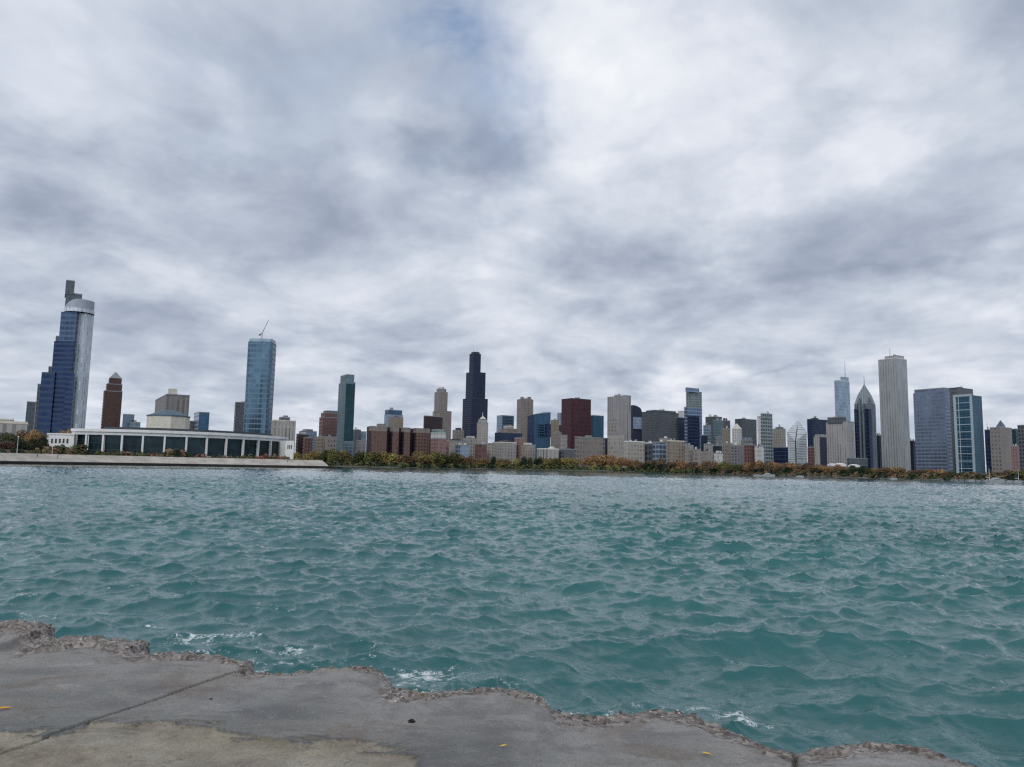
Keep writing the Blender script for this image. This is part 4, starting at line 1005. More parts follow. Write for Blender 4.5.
def chevron_tower():
    D = 1750
    poly, z = quad(854.2, 875.4, 402, D, 864.4)
    root = thing('pointed_tower', 'dark grey tower narrowing through chevrons to a needle point', 'skyscraper', (poly[0][0], poly[0][1], GZ))
    SE, NE, NW, SW = [Vector(p) for p in poly]
    c = (SE + NW) / 2
    zs = at(864.4, 403.5, D).z; zp = at(863.4, 384.2, D + 20).z; zv = at(864.4, 408, D).z
    mb = MB(); mb.prism(poly, GZ - .5, zs, 0, None); mb.build('body', [M['twopru']], root)
    # stepped chevron gables on the two faces in view, and the pyramid behind them
    mb = MB()
    mb.prism(inset(poly, .985), zs, zs + (zp - zs) * .45, 0, None, poly2=inset(poly, .66))
    mb.prism(inset(poly, .66), zs + (zp - zs) * .45, zp, 0, None, poly2=inset(poly, .03)); mb.build('pyramid', [M['slabpale']], root)
    for A, B, nrm in ((SW, SE, -NORTH), (SE, NE, EAST)):
        for k, (wd, h0, h1, off) in enumerate(((.78, -8, 20, .35), (.46, -4, 32, .6))):
            mid = (A + B) / 2; dv = (B - A) * wd / 2
            mb = MB(); b0 = mid - dv + nrm * off; b1 = mid + dv + nrm * off; inn = -nrm * 9
            zz0 = zs - 22; zz1 = zs + h1 * .45
            apex = mid + nrm * off
            mb.face([(b0.x, b0.y, zz0), (b1.x, b1.y, zz0), (b1.x, b1.y, zs + h0), (apex.x, apex.y, zz1), (b0.x, b0.y, zs + h0)], [(0, 0), (dv.length * 2, 0), (dv.length * 2, 20), (dv.length, 40), (0, 20)])
            i0, i1, ia = b0 + inn, b1 + inn, apex + inn
            mb.face([(b1.x, b1.y, zs + h0), (i1.x, i1.y, zs + h0), (ia.x, ia.y, zz1), (apex.x, apex.y, zz1)]); mb.face([(b0.x, b0.y, zs + h0), (apex.x, apex.y, zz1), (ia.x, ia.y, zz1), (i0.x, i0.y, zs + h0)])
            mb.face([(b1.x, b1.y, zz0), (i1.x, i1.y, zz0), (i1.x, i1.y, zs + h0), (b1.x, b1.y, zs + h0)]); mb.face([(i0.x, i0.y, zz0), (b0.x, b0.y, zz0), (b0.x, b0.y, zs + h0), (i0.x, i0.y, zs + h0)])
            mb.build('gable', [M['twopru']], root)
    mb = MB(); mb.bar((c.x, c.y, zp - 2), (c.x, c.y, at(863.4, 376, D + 20).z), 1.3, 0, .4); mb.build('spire', M['metal'], root)
    for px, mk, w in ((857.5, 'legacydark', 1.2), (870, 'legacydark', 1.5), (866.4, 'legacydark', .7)):
        q = quad(px - w, px + w, 418, D - 1.5, px - w + .3)[0]
        mb = MB(); mb.prism(q, GZ - .5, at(px, 409, D).z); mb.build('bay', [M[mk], M['roofgrey']], root)
    BLD.append((D, 854, 876, 'needle tower'))
chevron_tower()
bld('office_block', 'low grey podium block below the needle-pointed tower', 1400, [('body', 847, 868, 458.6, 'greydark', dict(xs=850))])
bld('office_tower', 'dark sliver of a tower between the needle-pointed tower and the tall white-grey shaft', 2100, [('body', 874, 882.6, 435.6, 'navy', {})])
r_ = bld('office_tower', 'tall white-grey shaft with fine upright ribs, standing clear on the right', 1950, [('body', 878.1, 906.6, 358.2, 'granite', dict(xs=895.6, roof='rooflight', capm='rooflight')), ('penthouse', 884.6, 904, 355, 'onepru', dict(xs=897, dD=8, cap=False))], 'skyscraper')
mast(r_, 890, 355.5, 348.6, 1975, 1.0, 'antenna'); 
bld('office_tower', 'dark sliver of a tower between the white-grey shaft and the wide blue-grey slab', 2000, [('body', 908, 916, 441, 'navy', {})])
bld('glass_tower', 'wide blue-grey glass slab right of the tall white-grey shaft', 1500, [('body', 913, 949.6, 391, 'slabblue', dict(xs=944.4, cap=False, dep=40)), ('crown', 914.2, 949, 388.2, 'slabblue', dict(xs=943.6, dD=4))], 'skyscraper')
bld('office_tower', 'dark slab squeezed between the wide blue-grey slab and the white-framed tower', 1620, [('body', 947.4, 972.8, 388, 'greydark', dict(xs=958, roof='roofdark'))], 'skyscraper')
def framed():
    D = 1420
    poly, z = quad(953.4, 981.6, 395, D, 971.4)
    root = thing('apartment_tower', 'blue glass tower with a white frame and white bands on its left face', 'skyscraper', (poly[0][0], poly[0][1], GZ))
    SE, NE, NW, SW = [Vector(p) for p in poly]
    mb = MB(); mb.prism(poly, GZ - .5, z); mb.build('body', [M['tealblue'], M['roofgrey']], root)
    ax = (SE - SW); L = ax.length; ax.normalize(); nn = -NORTH
    def strip(part, s0, s1, z0, z1, dep=1.2):
        a = SW + ax * s0; b_ = SW + ax * s1
        q = [a + nn * dep, b_ + nn * dep, b_ - nn * .6, a - nn * .6]
        mb = MB(); mb.prism([tuple(p) for p in q], z0, z1, 0, 0, True); mb.build(part, M['framepale'], root)
    strip('frame', -.6, L * .13, GZ, z + 2.2); strip('frame', L * .90, L + .6, GZ, z + 2.2); strip('frame', L * .13, L * .9, z - 2, z + 2.2)
    nb = 11
    for k in range(1, nb): strip('band', L * .13, L * .9, GZ + (z - GZ) * k / nb - .65, GZ + (z - GZ) * k / nb + .65, .9)
    strip('mullion', L * .25, L * .29, GZ, z - 2, .7)
    BLD.append((D, 953, 982, 'framed'))
framed()
r_ = bld('office_tower', 'thin dark navy tower left of the pyramid-topped stone tower', 1700, [('body', 984.4, 992, 430, 'legacydark', {})]); mast(r_, 987.4, 430, 422.4, 1710, .6, 'antenna')
bld('stone_tower', 'stone tower with a small pyramid roof near the right edge', 1350, [('body', 989.6, 1011.6, 427.8, 'greybrown', dict(xs=1001, roof='roofgrey')), ('crown', 996.2, 1005.4, 426, 'beige', dict(dD=22, peak=419, proof='slate', pk=.04))])
bld('glass_tower', 'teal glass tower behind the pyramid-topped stone tower', 1700, [('body', 1008.6, 1018.6, 429.2, 'teal', {})])
bld('city_block', 'pinkish block at the right foot of the pyramid-topped stone tower', 1250, [('body', 1011, 1019, 446.6, 'pinkbrick', {})])
bld('office_tower', 'dark tower cut by the right edge of the photo', 1450, [('body', 1017.4, 1046, 425.4, 'greydark', dict(xs=1028))], 'skyscraper')
# ------------------------------------------------------------------ peninsula, sea wall and aquarium
PZ = 4.6
WALLP = [(-520, 236), (-200, 272), (0, 305), (100, 350), (200, 392), (300, 425), (329, 436)]
def wd(px): return float(np.interp(px, [a for a, _ in WALLP], [b for _, b in WALLP]))
def make_peninsula():
    root = thing('seawall', 'long pale concrete seawall with a dark wet foot below the aquarium', 'seawall', tuple(at(150, hor(150), wd(150)))[:2] + (0,))
    pts = [Vector((at(p, hor(p), d).x, d)) for p, d in WALLP]
    def sweep(part, prof, m_, end=0, nudge=0):
        mb = MB(); nn = []
        for i in range(len(pts)):
            q = pts[min(i + 1, len(pts) - 1)] - pts[max(i - 1, 0)]; q.normalize(); nn.append(Vector((-q.y, q.x)))
        for i in range(len(pts) - 1):
            a, b_, na, nb = pts[i], pts[i + 1], nn[i], nn[i + 1]
            for k in range(len(prof) - 1):
                (o0, z0), (o1, z1) = prof[k], prof[k + 1]
                mb.face([(a.x + na.x * o0, a.y + na.y * o0, z0), (b_.x + nb.x * o0, b_.y + nb.y * o0, z0), (b_.x + nb.x * o1, b_.y + nb.y * o1, z1), (a.x + na.x * o1, a.y + na.y * o1, z1)])
        e = pts[-1]; L = (pts[-1] - pts[-2]).normalized(); n = Vector((-L.y, L.x))
        mb.face([(e.x + n.x * o, e.y + n.y * o, z) for o, z in prof])
        return mb.build(part, m_, root)
    sweep('base', [(-1.2, -1.0), (-1.2, 1.2), (.6, 1.3), (.6, -1.0)], M['wallbase'])
    st = [(0, .9), (.2, 1.3)]
    for k in range(3): st += [(.4 + k * 2.8, 1.35 + k * 1.0), (2.9 + k * 2.8, 2.25 + k * 1.0), (3.1 + k * 2.8, 2.3 + k * 1.0)]
    st += [(9, PZ - .02), (9, -.5)]
    sweep('steps', st, M['wall'])
    sweep('promenade', [(8.9, PZ - .4), (9.05, PZ + .02), (20, PZ + .04), (20, -.5)], M['paving'])
    # dark low groyne running on past the end of the wall
    g = thing('groyne', 'low dark stone groyne reaching past the right end of the seawall', 'groyne', tuple(at(334, hor(334), 440))[:2] + (0,))
    a = at(326, hor(326), 436); b_ = at(340.5, hor(340), 446); mb = MB(); d = (b_ - a).normalized(); n = Vector((-d.y, d.x, 0)) * 2.2
    mb.prism([(a.x - n.x, a.y - n.y), (b_.x - n.x * .6, b_.y - n.y * .6), (b_.x + n.x * .6, b_.y + n.y * .6), (a.x + n.x, a.y + n.y)], -1, .95, 0, 0); mb.build('stones', M['wallbase'], g)
    # lawn behind the promenade
    inner = []
    for i, p in enumerate(pts):
        q = pts[min(i + 1, len(pts) - 1)] - pts[max(i - 1, 0)]; q.normalize(); inner.append(p + Vector((-q.y, q.x)) * 19)
    mb = MB(); far = [(-232, 880), (inner[0].x - 700, 1000)]
    mb.prism([tuple(p) for p in inner] + far, -.5, PZ + .06, 0, 0)
    ter = mb.build('terrain', plain('peninsula_lawn', S(84, 84, 58), .95, .3, .06)); struct(ter)
make_peninsula()

def aquarium():
    D0, RR = 432.0, 80.0
    P0 = at(166, 456, D0); P0 = Vector((P0.x, P0.y))
    away = Vector((P0.x, P0.y)).normalized(); rv = Vector((away.y, -away.x))
    tw = R(0)
    Cc = P0 + away * RR
    def arc(deg, rad=RR):
        a = R(deg); q = -math.cos(a) * away + math.sin(a) * rv
        return Cc + q * rad
    gz = PZ + .05
    root = thing('aquarium_building', 'long low white aquarium with a curved colonnade of dark glass along the seawall', 'aquarium', (P0.x, P0.y, gz))
    z_t = at(165, 430.6, D0).z; z_f = at(165, 436.4, D0).z
    def deg_of(px):
        d = ray(px, 445); d = Vector((d.x, d.y)).normalized(); bq = d.dot(Cc); cq = Cc.dot(Cc) - RR * RR
        t = bq - math.sqrt(max(0, bq * bq - cq)); q = d * t - Cc
        return math.degrees(math.atan2(q.dot(rv), -q.dot(away)))
    degs = [deg_of(x) for x in (74, 85.5, 102.5, 121.5, 142.5, 164.3, 186.3, 206.8, 226.5, 243.7, 258.8, 271.3, 281, 286)]
    A0, A1 = degs[0] - 1.5, degs[-1] + 2
    def slab(part, d0, d1, r0, r1, z0, z1, m_, n=1, par=None):
        mb = MB()
        for k in range(n):
            a, b_ = d0 + (d1 - d0) * k / n, d0 + (d1 - d0) * (k + 1) / n
            q = [arc(a, r0), arc(b_, r0), arc(b_, r1), arc(a, r1)]
            mb.prism([tuple(p) for p in q], z0, z1, 0, 1, True)
        return mb.build(part, m_, par or root)
    fa = slab('fascia', A0, A1, RR + .2, RR - 26, z_f, z_t - 1.6, [M['whiteshade'], M['rooflight']], 14)
    slab('cornice', A0, A1, RR + 1.0, RR - 26, z_t - 1.59, z_t, [M['white'], M['rooflight']], 14)
    slab('plinth', A0 + 1, A1 - 1, RR - .4, RR - 20, gz - .3, gz + 1.2, [M['cream'], M['cream']], 14)
    slab('roof_monitor', A0 + 10, A1 - 3, RR - 9, RR - 24, z_t, z_t + 1.7, [M['roofdark'], M['roofgrey']], 12)
    slab('back_wall', A0, A1, RR - 24, RR - 27, gz, z_f, [M['cream'], M['roofgrey']], 14)
    for k in range(len(degs) - 1):
        a, b_ = degs[k] + .35, degs[k + 1] - .35
        slab('window', a, b_, RR - 1.6, RR - 1.9, gz + 1.2, z_f - .02, [M['oceanglass'], M['roofdark']], 1)
    for a in degs[1:-1]:
        slab('column', a - .36, a + .36, RR + .1, RR - 1.2, gz - .2, z_f - .02, [M['white'], M['white']], 1)
    # white pavilion at the left end
    def flat(part, x0, x1, yt, yb, D, dep, m_, par):
        p0 = at(x0, yt, D); p1 = at(x1, yt, D); zb = at(x0, yb, D).z
        q = [(p0.x, p0.y), (p1.x, p1.y), (p1.x - .5 * dep, p1.y + dep), (p0.x - .5 * dep, p0.y + dep)]
        mb = MB(); mb.prism(q, zb, p0.z, 0, 1, True); return mb.build(part, m_, par)
    DL = 424.0
    w = flat('pavilion', 47.2, 74.5, 433.4, 460, DL, 26, [M['white'], M['rooflight']], root)
    flat('cornice', 47.0, 74.7, 433.0, 434.4, DL - .4, 27, [M['white'], M['rooflight']], w)
    flat('annex', 42.5, 47.8, 445, 460, DL - .5, 14, [M['white'], M['rooflight']], root)
    for k in range(5):
        x = 51.2 + k * 3.85
        flat('window', x, x + 1.9, 438.6, 443.2, DL - .12, .4, [M['roofdark']], w)
        flat('window', x + .2, x + 2.1, 447.4, 452, DL - .12, .4, [M['roofdark']], w)
    # white end block at the right
    DR = 470.0
    w = flat('end_block', 285.8, 294.2, 440.6, 459, DR, 22, [M['white'], M['rooflight']], root)
    for k in range(3): flat('window', 287.6 + k * 1.7, 288.5 + k * 1.7, 445, 449, DR - .12, .4, [M['roofdark']], w)
    # rotunda: octagonal drum under a low slate roof
    DD = 545.0
    a = at(147, 416, DD); b_ = at(189.6, 416, DD); rw = (b_.x - a.x) / 2; cx = (a.x + b_.x) / 2; cy = DD + rw
    octo = [(cx + rw * math.cos(2 * PI * (k + .5) / 8 + .15), cy + rw * math.sin(2 * PI * (k + .5) / 8 + .15)) for k in range(8)]
    octo = [(cx + (p[0] - cx) * 1.06, cy + (p[1] - cy) * 1.06) for p in octo]
    zt = at(168, 415.8, DD).z; octo = fit(octo, zt, 147, 189.8)
    mb = MB(); mb.prism(octo, gz, zt); rot = mb.build('rotunda', [M['rot'], M['roofgrey']], root)
    mb = MB(); mb.prism(inset(octo, 1.03), zt + .01, zt + 1.0, 0, 0, True); mb.build('cornice', M['slate'], rot)
    mb = MB(); mb.prism(inset(octo, .97), zt + 1.0, at(168, 408.8, DD).z, 0, 0, poly2=inset(octo, .28)); mb.build('roof', M['slate'], rot)
M['rot'] = facade('rotunda_stone', (200, 196, 182), (182, 177, 164), 4, 3, .4, .15, .0, .8)
M['whiteshade'] = plain('shaded_panel_paint', S(196, 198, 200), .7, .1, .25)  # the white paint darkened to paint in shade on the lower fascia
aquarium()
M['boatwhite'] = plain('boat_gelcoat', S(160, 163, 166), .5, .1, .5)

# ------------------------------------------------------------------ trees and shrubs
LEAFC = dict(green=[(62, 72, 36), (88, 92, 44)], yellow=[(128, 112, 36), (158, 138, 52)], olive=[(92, 92, 38), (122, 112, 46)],
             orange=[(142, 100, 38), (176, 126, 50)], rust=[(108, 82, 44), (138, 102, 54)], brown=[(96, 76, 54), (126, 98, 66)], dark=[(34, 48, 34), (52, 68, 42)], red=[(112, 58, 46), (136, 76, 56)])
def leafmat(k, c):
    m, t, b = mat(k + '_foliage')
    geo = t.new('ShaderNodeNewGeometry'); oi = t.new('ShaderNodeObjectInfo').outputs['Random']
    tc = t.new('ShaderNodeTexCoord').outputs['Object']
    n = t.noise(tc, .45, 3, .6)
    f = t.m('ADD', t.m('ADD', .15, t.m('MULTIPLY', n, .6)), t.m('MULTIPLY', t.m('SUBTRACT', geo.outputs['Random Per Island'], .5), .35))
    col = t.mix(t.sstep(f, .1, .85), S(*c[0]), S(*c[1]))
    hs = t.new('ShaderNodeHueSaturation'); t.l.new(col, hs.inputs['Color'])
    t.l.new(t.m('ADD', t.m('MULTIPLY', oi, .04), .48), hs.inputs['Hue']); t.l.new(t.m('ADD', t.m('MULTIPLY', oi, .5), .62), hs.inputs['Value'])
    t.set(b.inputs['Base Color'], hs.outputs[0]); hs.inputs['Saturation'].default_value = .78; b.inputs['Roughness'].default_value = .8; b.inputs['Specular IOR Level'].default_value = .2
    return m
LM = {k: leafmat(k, v) for k, v in LEAFC.items()}
BARK = plain('bark', S(72, 62, 54), .95, .3, 2)
def crown_mesh(name, mk, seed, n, cone=False, size=.075, flat=1.0):
    """unit crown: leaf clumps spread through lobes; height 1 from z=.12, radius about .5"""
    rg = random.Random(seed); vs, fs = [], []
    lobes = []
    if cone:
        for k in range(9): lobes.append((0, 0, .1 + k * .095, .30 * (1 - k / 9.5) + .02))
    else:
        for k in range(13):
            a = rg.random() * 6.283; r = .30 * math.sqrt(rg.random()); z = .32 + .42 * rg.random()
            lobes.append((r * math.cos(a), r * math.sin(a), z, .13 + .12 * rg.random()))
        lobes += [(0, 0, .55, .26), (.05, 0, .78, .17)]
    for i in range(n):
        lx, ly, lz, lr = rg.choice(lobes)
        while True:
            d = Vector((rg.gauss(0, 1), rg.gauss(0, 1), rg.gauss(0, 1)))
            if d.length > .01: break
        d.normalize(); p = Vector((lx, ly, lz)) + d * lr * (.55 + .5 * rg.random() ** .6); p.z = .5 + (p.z - .5) * flat
        if p.z < .1: continue
        nn = (d + Vector((rg.gauss(0, .5), rg.gauss(0, .5), rg.gauss(0, .5) + .3))).normalized()
        a = nn.cross(Vector((rg.gauss(0, 1), rg.gauss(0, 1), .3))).normalized(); b_ = nn.cross(a)
        s = size * (.6 + .8 * rg.random()); i0 = len(vs)
        vs += [p - a * s * .5, p + b_ * s * .35 + nn * s * .1, p + a * s * .5, p - b_ * s * .35 + nn * s * .1]; fs.append((i0, i0 + 1, i0 + 2, i0 + 3))
    me = bpy.data.meshes.new(name); me.from_pydata([tuple(v) for v in vs], [], fs); me.materials.append(mk); return me
def trunk_mesh(seed):
    rg = random.Random(seed); mb = MB()
    mb.bar((0, 0, -.04), (.01, 0, .34), .022, 0, .014, 6)
    for k in range(5):
        a = k * 1.256 + rg.random(); mb.bar((.005, 0, .2 + .04 * k), (.24 * math.cos(a), .24 * math.sin(a), .48 + .06 * rg.random()), .011, 0, .004, 4)
    mb.bar((.01, 0, .34), (.02, .01, .75), .014, 0, .004, 5)
    o = mb.build('trunk', BARK); me = o.data; bpy.data.objects.remove(o); return me
TRUNKS = [trunk_mesh(k) for k in range(3)]
CROWN = {}
def crown(kind, var, big, cone=False):
    k = (kind, var, big, cone)
    if k not in CROWN: CROWN[k] = crown_mesh('crown', LM[kind], hash(k[1:3]) % 1000 + var * 17 + len(kind), 3200 if big else 1500, cone, .055 if big else .085)
    return CROWN[k]
TREES = []
WORD = dict(green='green', yellow='yellow', olive='olive green', orange='orange', rust='rust brown', brown='brown', dark='dark green', red='dull red')
def tree(px, ytop, D, wpx, kind, zb, cone=False, big=False, where=None, dz=0):
    p = at(px, ytop, D); h = max(2.5, p.z - zb); wm = wpx * D / F
    name = 'evergreen_tree' if cone else 'tree'
    o = thing(name, 'x', 'tree', (p.x, D, zb - .1))
    var = random.randrange(3)
    c = bpy.data.objects.new('crown', crown(kind, var, big, cone)); COL.objects.link(c); c.parent = o
    c.scale = (wm, wm * .95, h * 1.02); c.rotation_euler = (0, 0, random.random() * 6.28)
    t_ = bpy.data.objects.new('trunk', TRUNKS[var]); COL.objects.link(t_); t_.parent = o; t_.scale = (h * .9, h * .9, h)
    TREES.append((o, px, kind, cone, h, where)); return o
rg = random.Random(21)
# bank of trees along the far shore: (x, top, kind, width)
def row(x0, x1, y0, y1, kinds, step, wpx, dd, jit=2.0):
    x = x0
    while x < x1:
        f = (x - x0) / max(1e-6, x1 - x0)
        tree(x + rg.uniform(-1, 1), y0 + (y1 - y0) * f + rg.uniform(-jit, jit), shore_d(x) + dd * .6 + rg.uniform(-3, 4), wpx * rg.uniform(.8, 1.25), rg.choice(kinds), 1.3)
        x += step * rg.uniform(.8, 1.2)
row(298, 325, 451, 450.5, ['yellow', 'olive', 'yellow'], 8, 15, 40)
row(326, 346, 449, 449, ['olive', 'green', 'yellow'], 7, 14, 20)
row(348, 398, 451.6, 451.8, ['olive', 'yellow', 'olive', 'green'], 7.5, 17, 18)
row(398, 420, 452.4, 453, ['orange', 'rust', 'orange'], 8, 14, 18)
row(421, 466, 451.6, 454.4, ['olive', 'green', 'yellow'], 7.5, 17, 18)
row(466, 492, 456, 456.6, ['rust', 'yellow', 'orange'], 7, 12, 20)
row(500, 520, 457.5, 457, ['olive', 'rust', 'yellow'], 7, 12, 20)
row(546, 553, 457.5, 457, ['yellow', 'olive'], 6, 11, 20)
for px, yt, k, w in ((494, 455.5, 'dark', 8), (523.5, 455, 'dark', 10), (530, 456.5, 'green', 9), (541, 456, 'dark', 11), (537, 458, 'dark', 9)): tree(px, yt, shore_d(px) + 22, w, k, 2.3)
for px, yt, k, w in ((558, 457.3, 'olive', 14), (566, 456.4, 'yellow', 16), (574, 457.4, 'yellow', 14), (586, 456.4, 'orange', 15), (594, 454.4, 'orange', 19), (603, 453.6, 'orange', 19), (612, 454.6, 'orange', 18), (621, 456.6, 'orange', 17), (628, 458.6, 'orange', 14)): tree(px, yt, shore_d(px) + 20, w, k, 2.3)
row(636, 660, 459, 459, ['rust', 'brown', 'rust'], 6, 11, 22)
row(647, 680, 462.5, 462.5, ['dark', 'green', 'dark'], 6, 12, 14)
row(672, 700, 460.2, 461, ['rust', 'brown', 'orange'], 6, 12, 20)
row(702, 772, 462.2, 461.4, ['rust', 'brown', 'orange', 'rust', 'olive'], 6.5, 14, 26)
row(700, 780, 466, 466.5, ['dark', 'green', 'rust', 'dark'], 8, 13, 14)
row(774, 850, 461.6, 465.4, ['rust', 'orange', 'rust', 'brown'], 6.5, 15, 26)
row(778, 850, 467, 469.5, ['dark', 'brown', 'rust'], 9, 13, 14)
row(852, 872, 466, 466.5, ['dark', 'green'], 6, 13, 16)
row(874, 950, 466.4, 470.4, ['rust', 'orange', 'brown', 'rust', 'olive'], 7, 15, 24)
row(880, 950, 471, 473, ['dark', 'brown', 'rust', 'green'], 10, 12, 12)
row(952, 988, 471.4, 472.4, ['rust', 'brown', 'olive', 'green'], 7, 13, 22)
row(990, 1060, 470.4, 470.6, ['olive', 'green', 'brown', 'green'], 8, 16, 24)
row(958, 1050, 474.6, 475.6, ['green', 'dark', 'rust'], 11, 11, 12)
# park trees left of the aquarium
for px, yt, D, w, k in ((-34, 428, 420, 40, 'green'), (-8, 429.5, 390, 34, 'dark'), (10, 431.5, 380, 30, 'green'), (8, 440, 352, 26, 'brown'), (24, 428.6, 400, 28, 'rust'), (33, 428.2, 392, 24, 'orange'), (40, 430.5, 396, 20, 'rust'), (20, 438, 355, 24, 'dark'), (35, 437, 358, 22, 'green'), (44, 435, 380, 14, 'dark')):
    tree(px, yt, D, w, k, PZ, big=True, where='park')
for px, yt, D, w, k in ((63, 429.2, 470, 12, 'orange'), (69, 428, 475, 12, 'orange'), (57, 431, 470, 9, 'olive')): tree(px, yt, D, w, k, PZ, where='behind')
# give every tree a label of its own
def locate(px):
    best = None
    tests = [(300, 326, 'below the small tan block'), (326, 346, 'at the foot of the green glass tower'), (346, 372, 'left of the brick hotel'), (372, 400, 'below the left wings of the brick hotel'), (400, 421, 'below the right wings of the brick hotel'),
             (421, 446, 'below the green copper roof'), (446, 475, 'below the tallest black tower'), (475, 500, 'below the slim cream tower'), (500, 528, 'below the long cream stone block'), (528, 553, 'below the slanting glass tower'), (553, 580, 'below the maroon slab'),
             (580, 606, 'below the wide grey-brown block'), (606, 634, 'below the striped grey slab'), (634, 658, 'below the dark grey slab'), (658, 682, 'below the white-framed tan block'), (682, 704, 'below the blue-white glass tower'), (704, 732, 'below the huddle of small towers'),
             (732, 757, 'below the pointed cream tower'), (757, 774, 'below the grey-green glass tower'), (774, 787, 'below the beige tower'), (787, 808, 'below the diamond-topped tower'), (808, 826, 'below the dark navy flat tower'), (826, 852, 'below the wide grey-beige tower'), (852, 877, 'below the needle-pointed tower'),
             (877, 911, 'below the tall white-grey shaft'), (911, 948, 'below the wide blue-grey slab'), (948, 984, 'below the white-framed glass tower'), (984, 1012, 'below the pyramid-topped stone tower'), (1012, 1100, 'at the far right edge')]
    for a, b_, s in tests:
        if a <= px < b_: return s
    return 'right of the aquarium'
ORD = ['leftmost', 'second from left', 'third from left', 'fourth from left', 'fifth from left', 'sixth from left', 'seventh from left']
groups = {}
for o, px, kind, cone, h, where in TREES:
    if where == 'park': key = (WORD[kind], 'in the park left of the aquarium')
    elif where == 'behind': key = (WORD[kind], 'behind the white end of the aquarium')
    else: key = (WORD[kind], locate(px))
    groups.setdefault(key, []).append((px, o, h))
for (w, loc), lst in groups.items():
    lst.sort(key=lambda q: q[0])
    for i, (px, o, h) in enumerate(lst):
        if len(lst) == 1: o['label'] = f'{w} tree {loc}'
        elif len(lst) == 2: o['label'] = f'{["left", "right"][i]} one of two {w} trees {loc}'
        else: o['label'] = f'{ORD[min(i, 6)]} of the {w} trees {loc}'
        o['group'] = 'park trees by the aquarium' if 'aquarium' in loc and 'right' not in loc else 'trees along the far shore'
# low shrubs that read as one green band on the bank
def shrub_band(name, label, spots, mks):
    mb = MB(); r2 = random.Random(5)
    for px, D, zb, hgt, wdt, n, mi in spots:
        q = at(px, hor(px), D)
        for k in range(n):
            d = Vector((r2.gauss(0, 1), r2.gauss(0, 1), abs(r2.gauss(0, 1)))).normalized(); f = .5 + .5 * r2.random()
            p = Vector((q.x, D, zb)) + Vector((d.x * wdt * f, d.y * wdt * f, d.z * hgt * f))
            nn = (d + Vector((r2.gauss(0, .4), r2.gauss(0, .4), r2.gauss(0, .4)))).normalized(); a = nn.cross(Vector((.3, r2.random(), .8))).normalized(); b_ = nn.cross(a); s = hgt * .28 * (.6 + .8 * r2.random())
            mb.face([p - a * s, p + b_ * s * .7, p + a * s, p - b_ * s * .7], None, mi)
    o = mb.build(name, mks); tag(o, label, name, kind='stuff')
sp = []
x = 328.0
while x < 700:
    D = shore_d(x) + 7 + rg.uniform(-2, 3); sp.append((x, D, .5, rg.uniform(4.0, 7.0) * D / 800, rg.uniform(3, 6), 60, rg.choice([0, 0, 1, 2]))); x += 3.6
while x < 1080:
    D = shore_d(x) + 5 + rg.uniform(-1.5, 3); sp.append((x, D, .5, rg.uniform(2.0, 3.6), rg.uniform(2, 4), 90, rg.choice([0, 2, 3, 3]))); x += 3.6
shrub_band('undergrowth', 'dark green and brown undergrowth along the bank of the far shore', sp, [LM['green'], LM['olive'], LM['dark'], LM['brown']])
sp = []
x = -60.0
while x < 288:
    D = wd(x) + 23 + rg.uniform(-2, 4); hh = rg.uniform(1.2, 3.0) + (2.2 if 44 < x < 84 else 0) + (2.6 if 165 < x < 186 else 0) - (.6 if 190 < x < 245 else 0)
    sp.append((x, D, PZ, max(.8, hh), rg.uniform(1.4, 3.0), 60, rg.choice([0, 0, 2, 3, 4]) if not 246 < x < 284 else rg.choice([4, 4, 3, 0]))); x += 3.1
shrub_band('shrubbery', 'mixed green and red shrubs along the foot of the aquarium', sp, [LM['green'], LM['olive'], LM['dark'], LM['brown'], LM['red']])

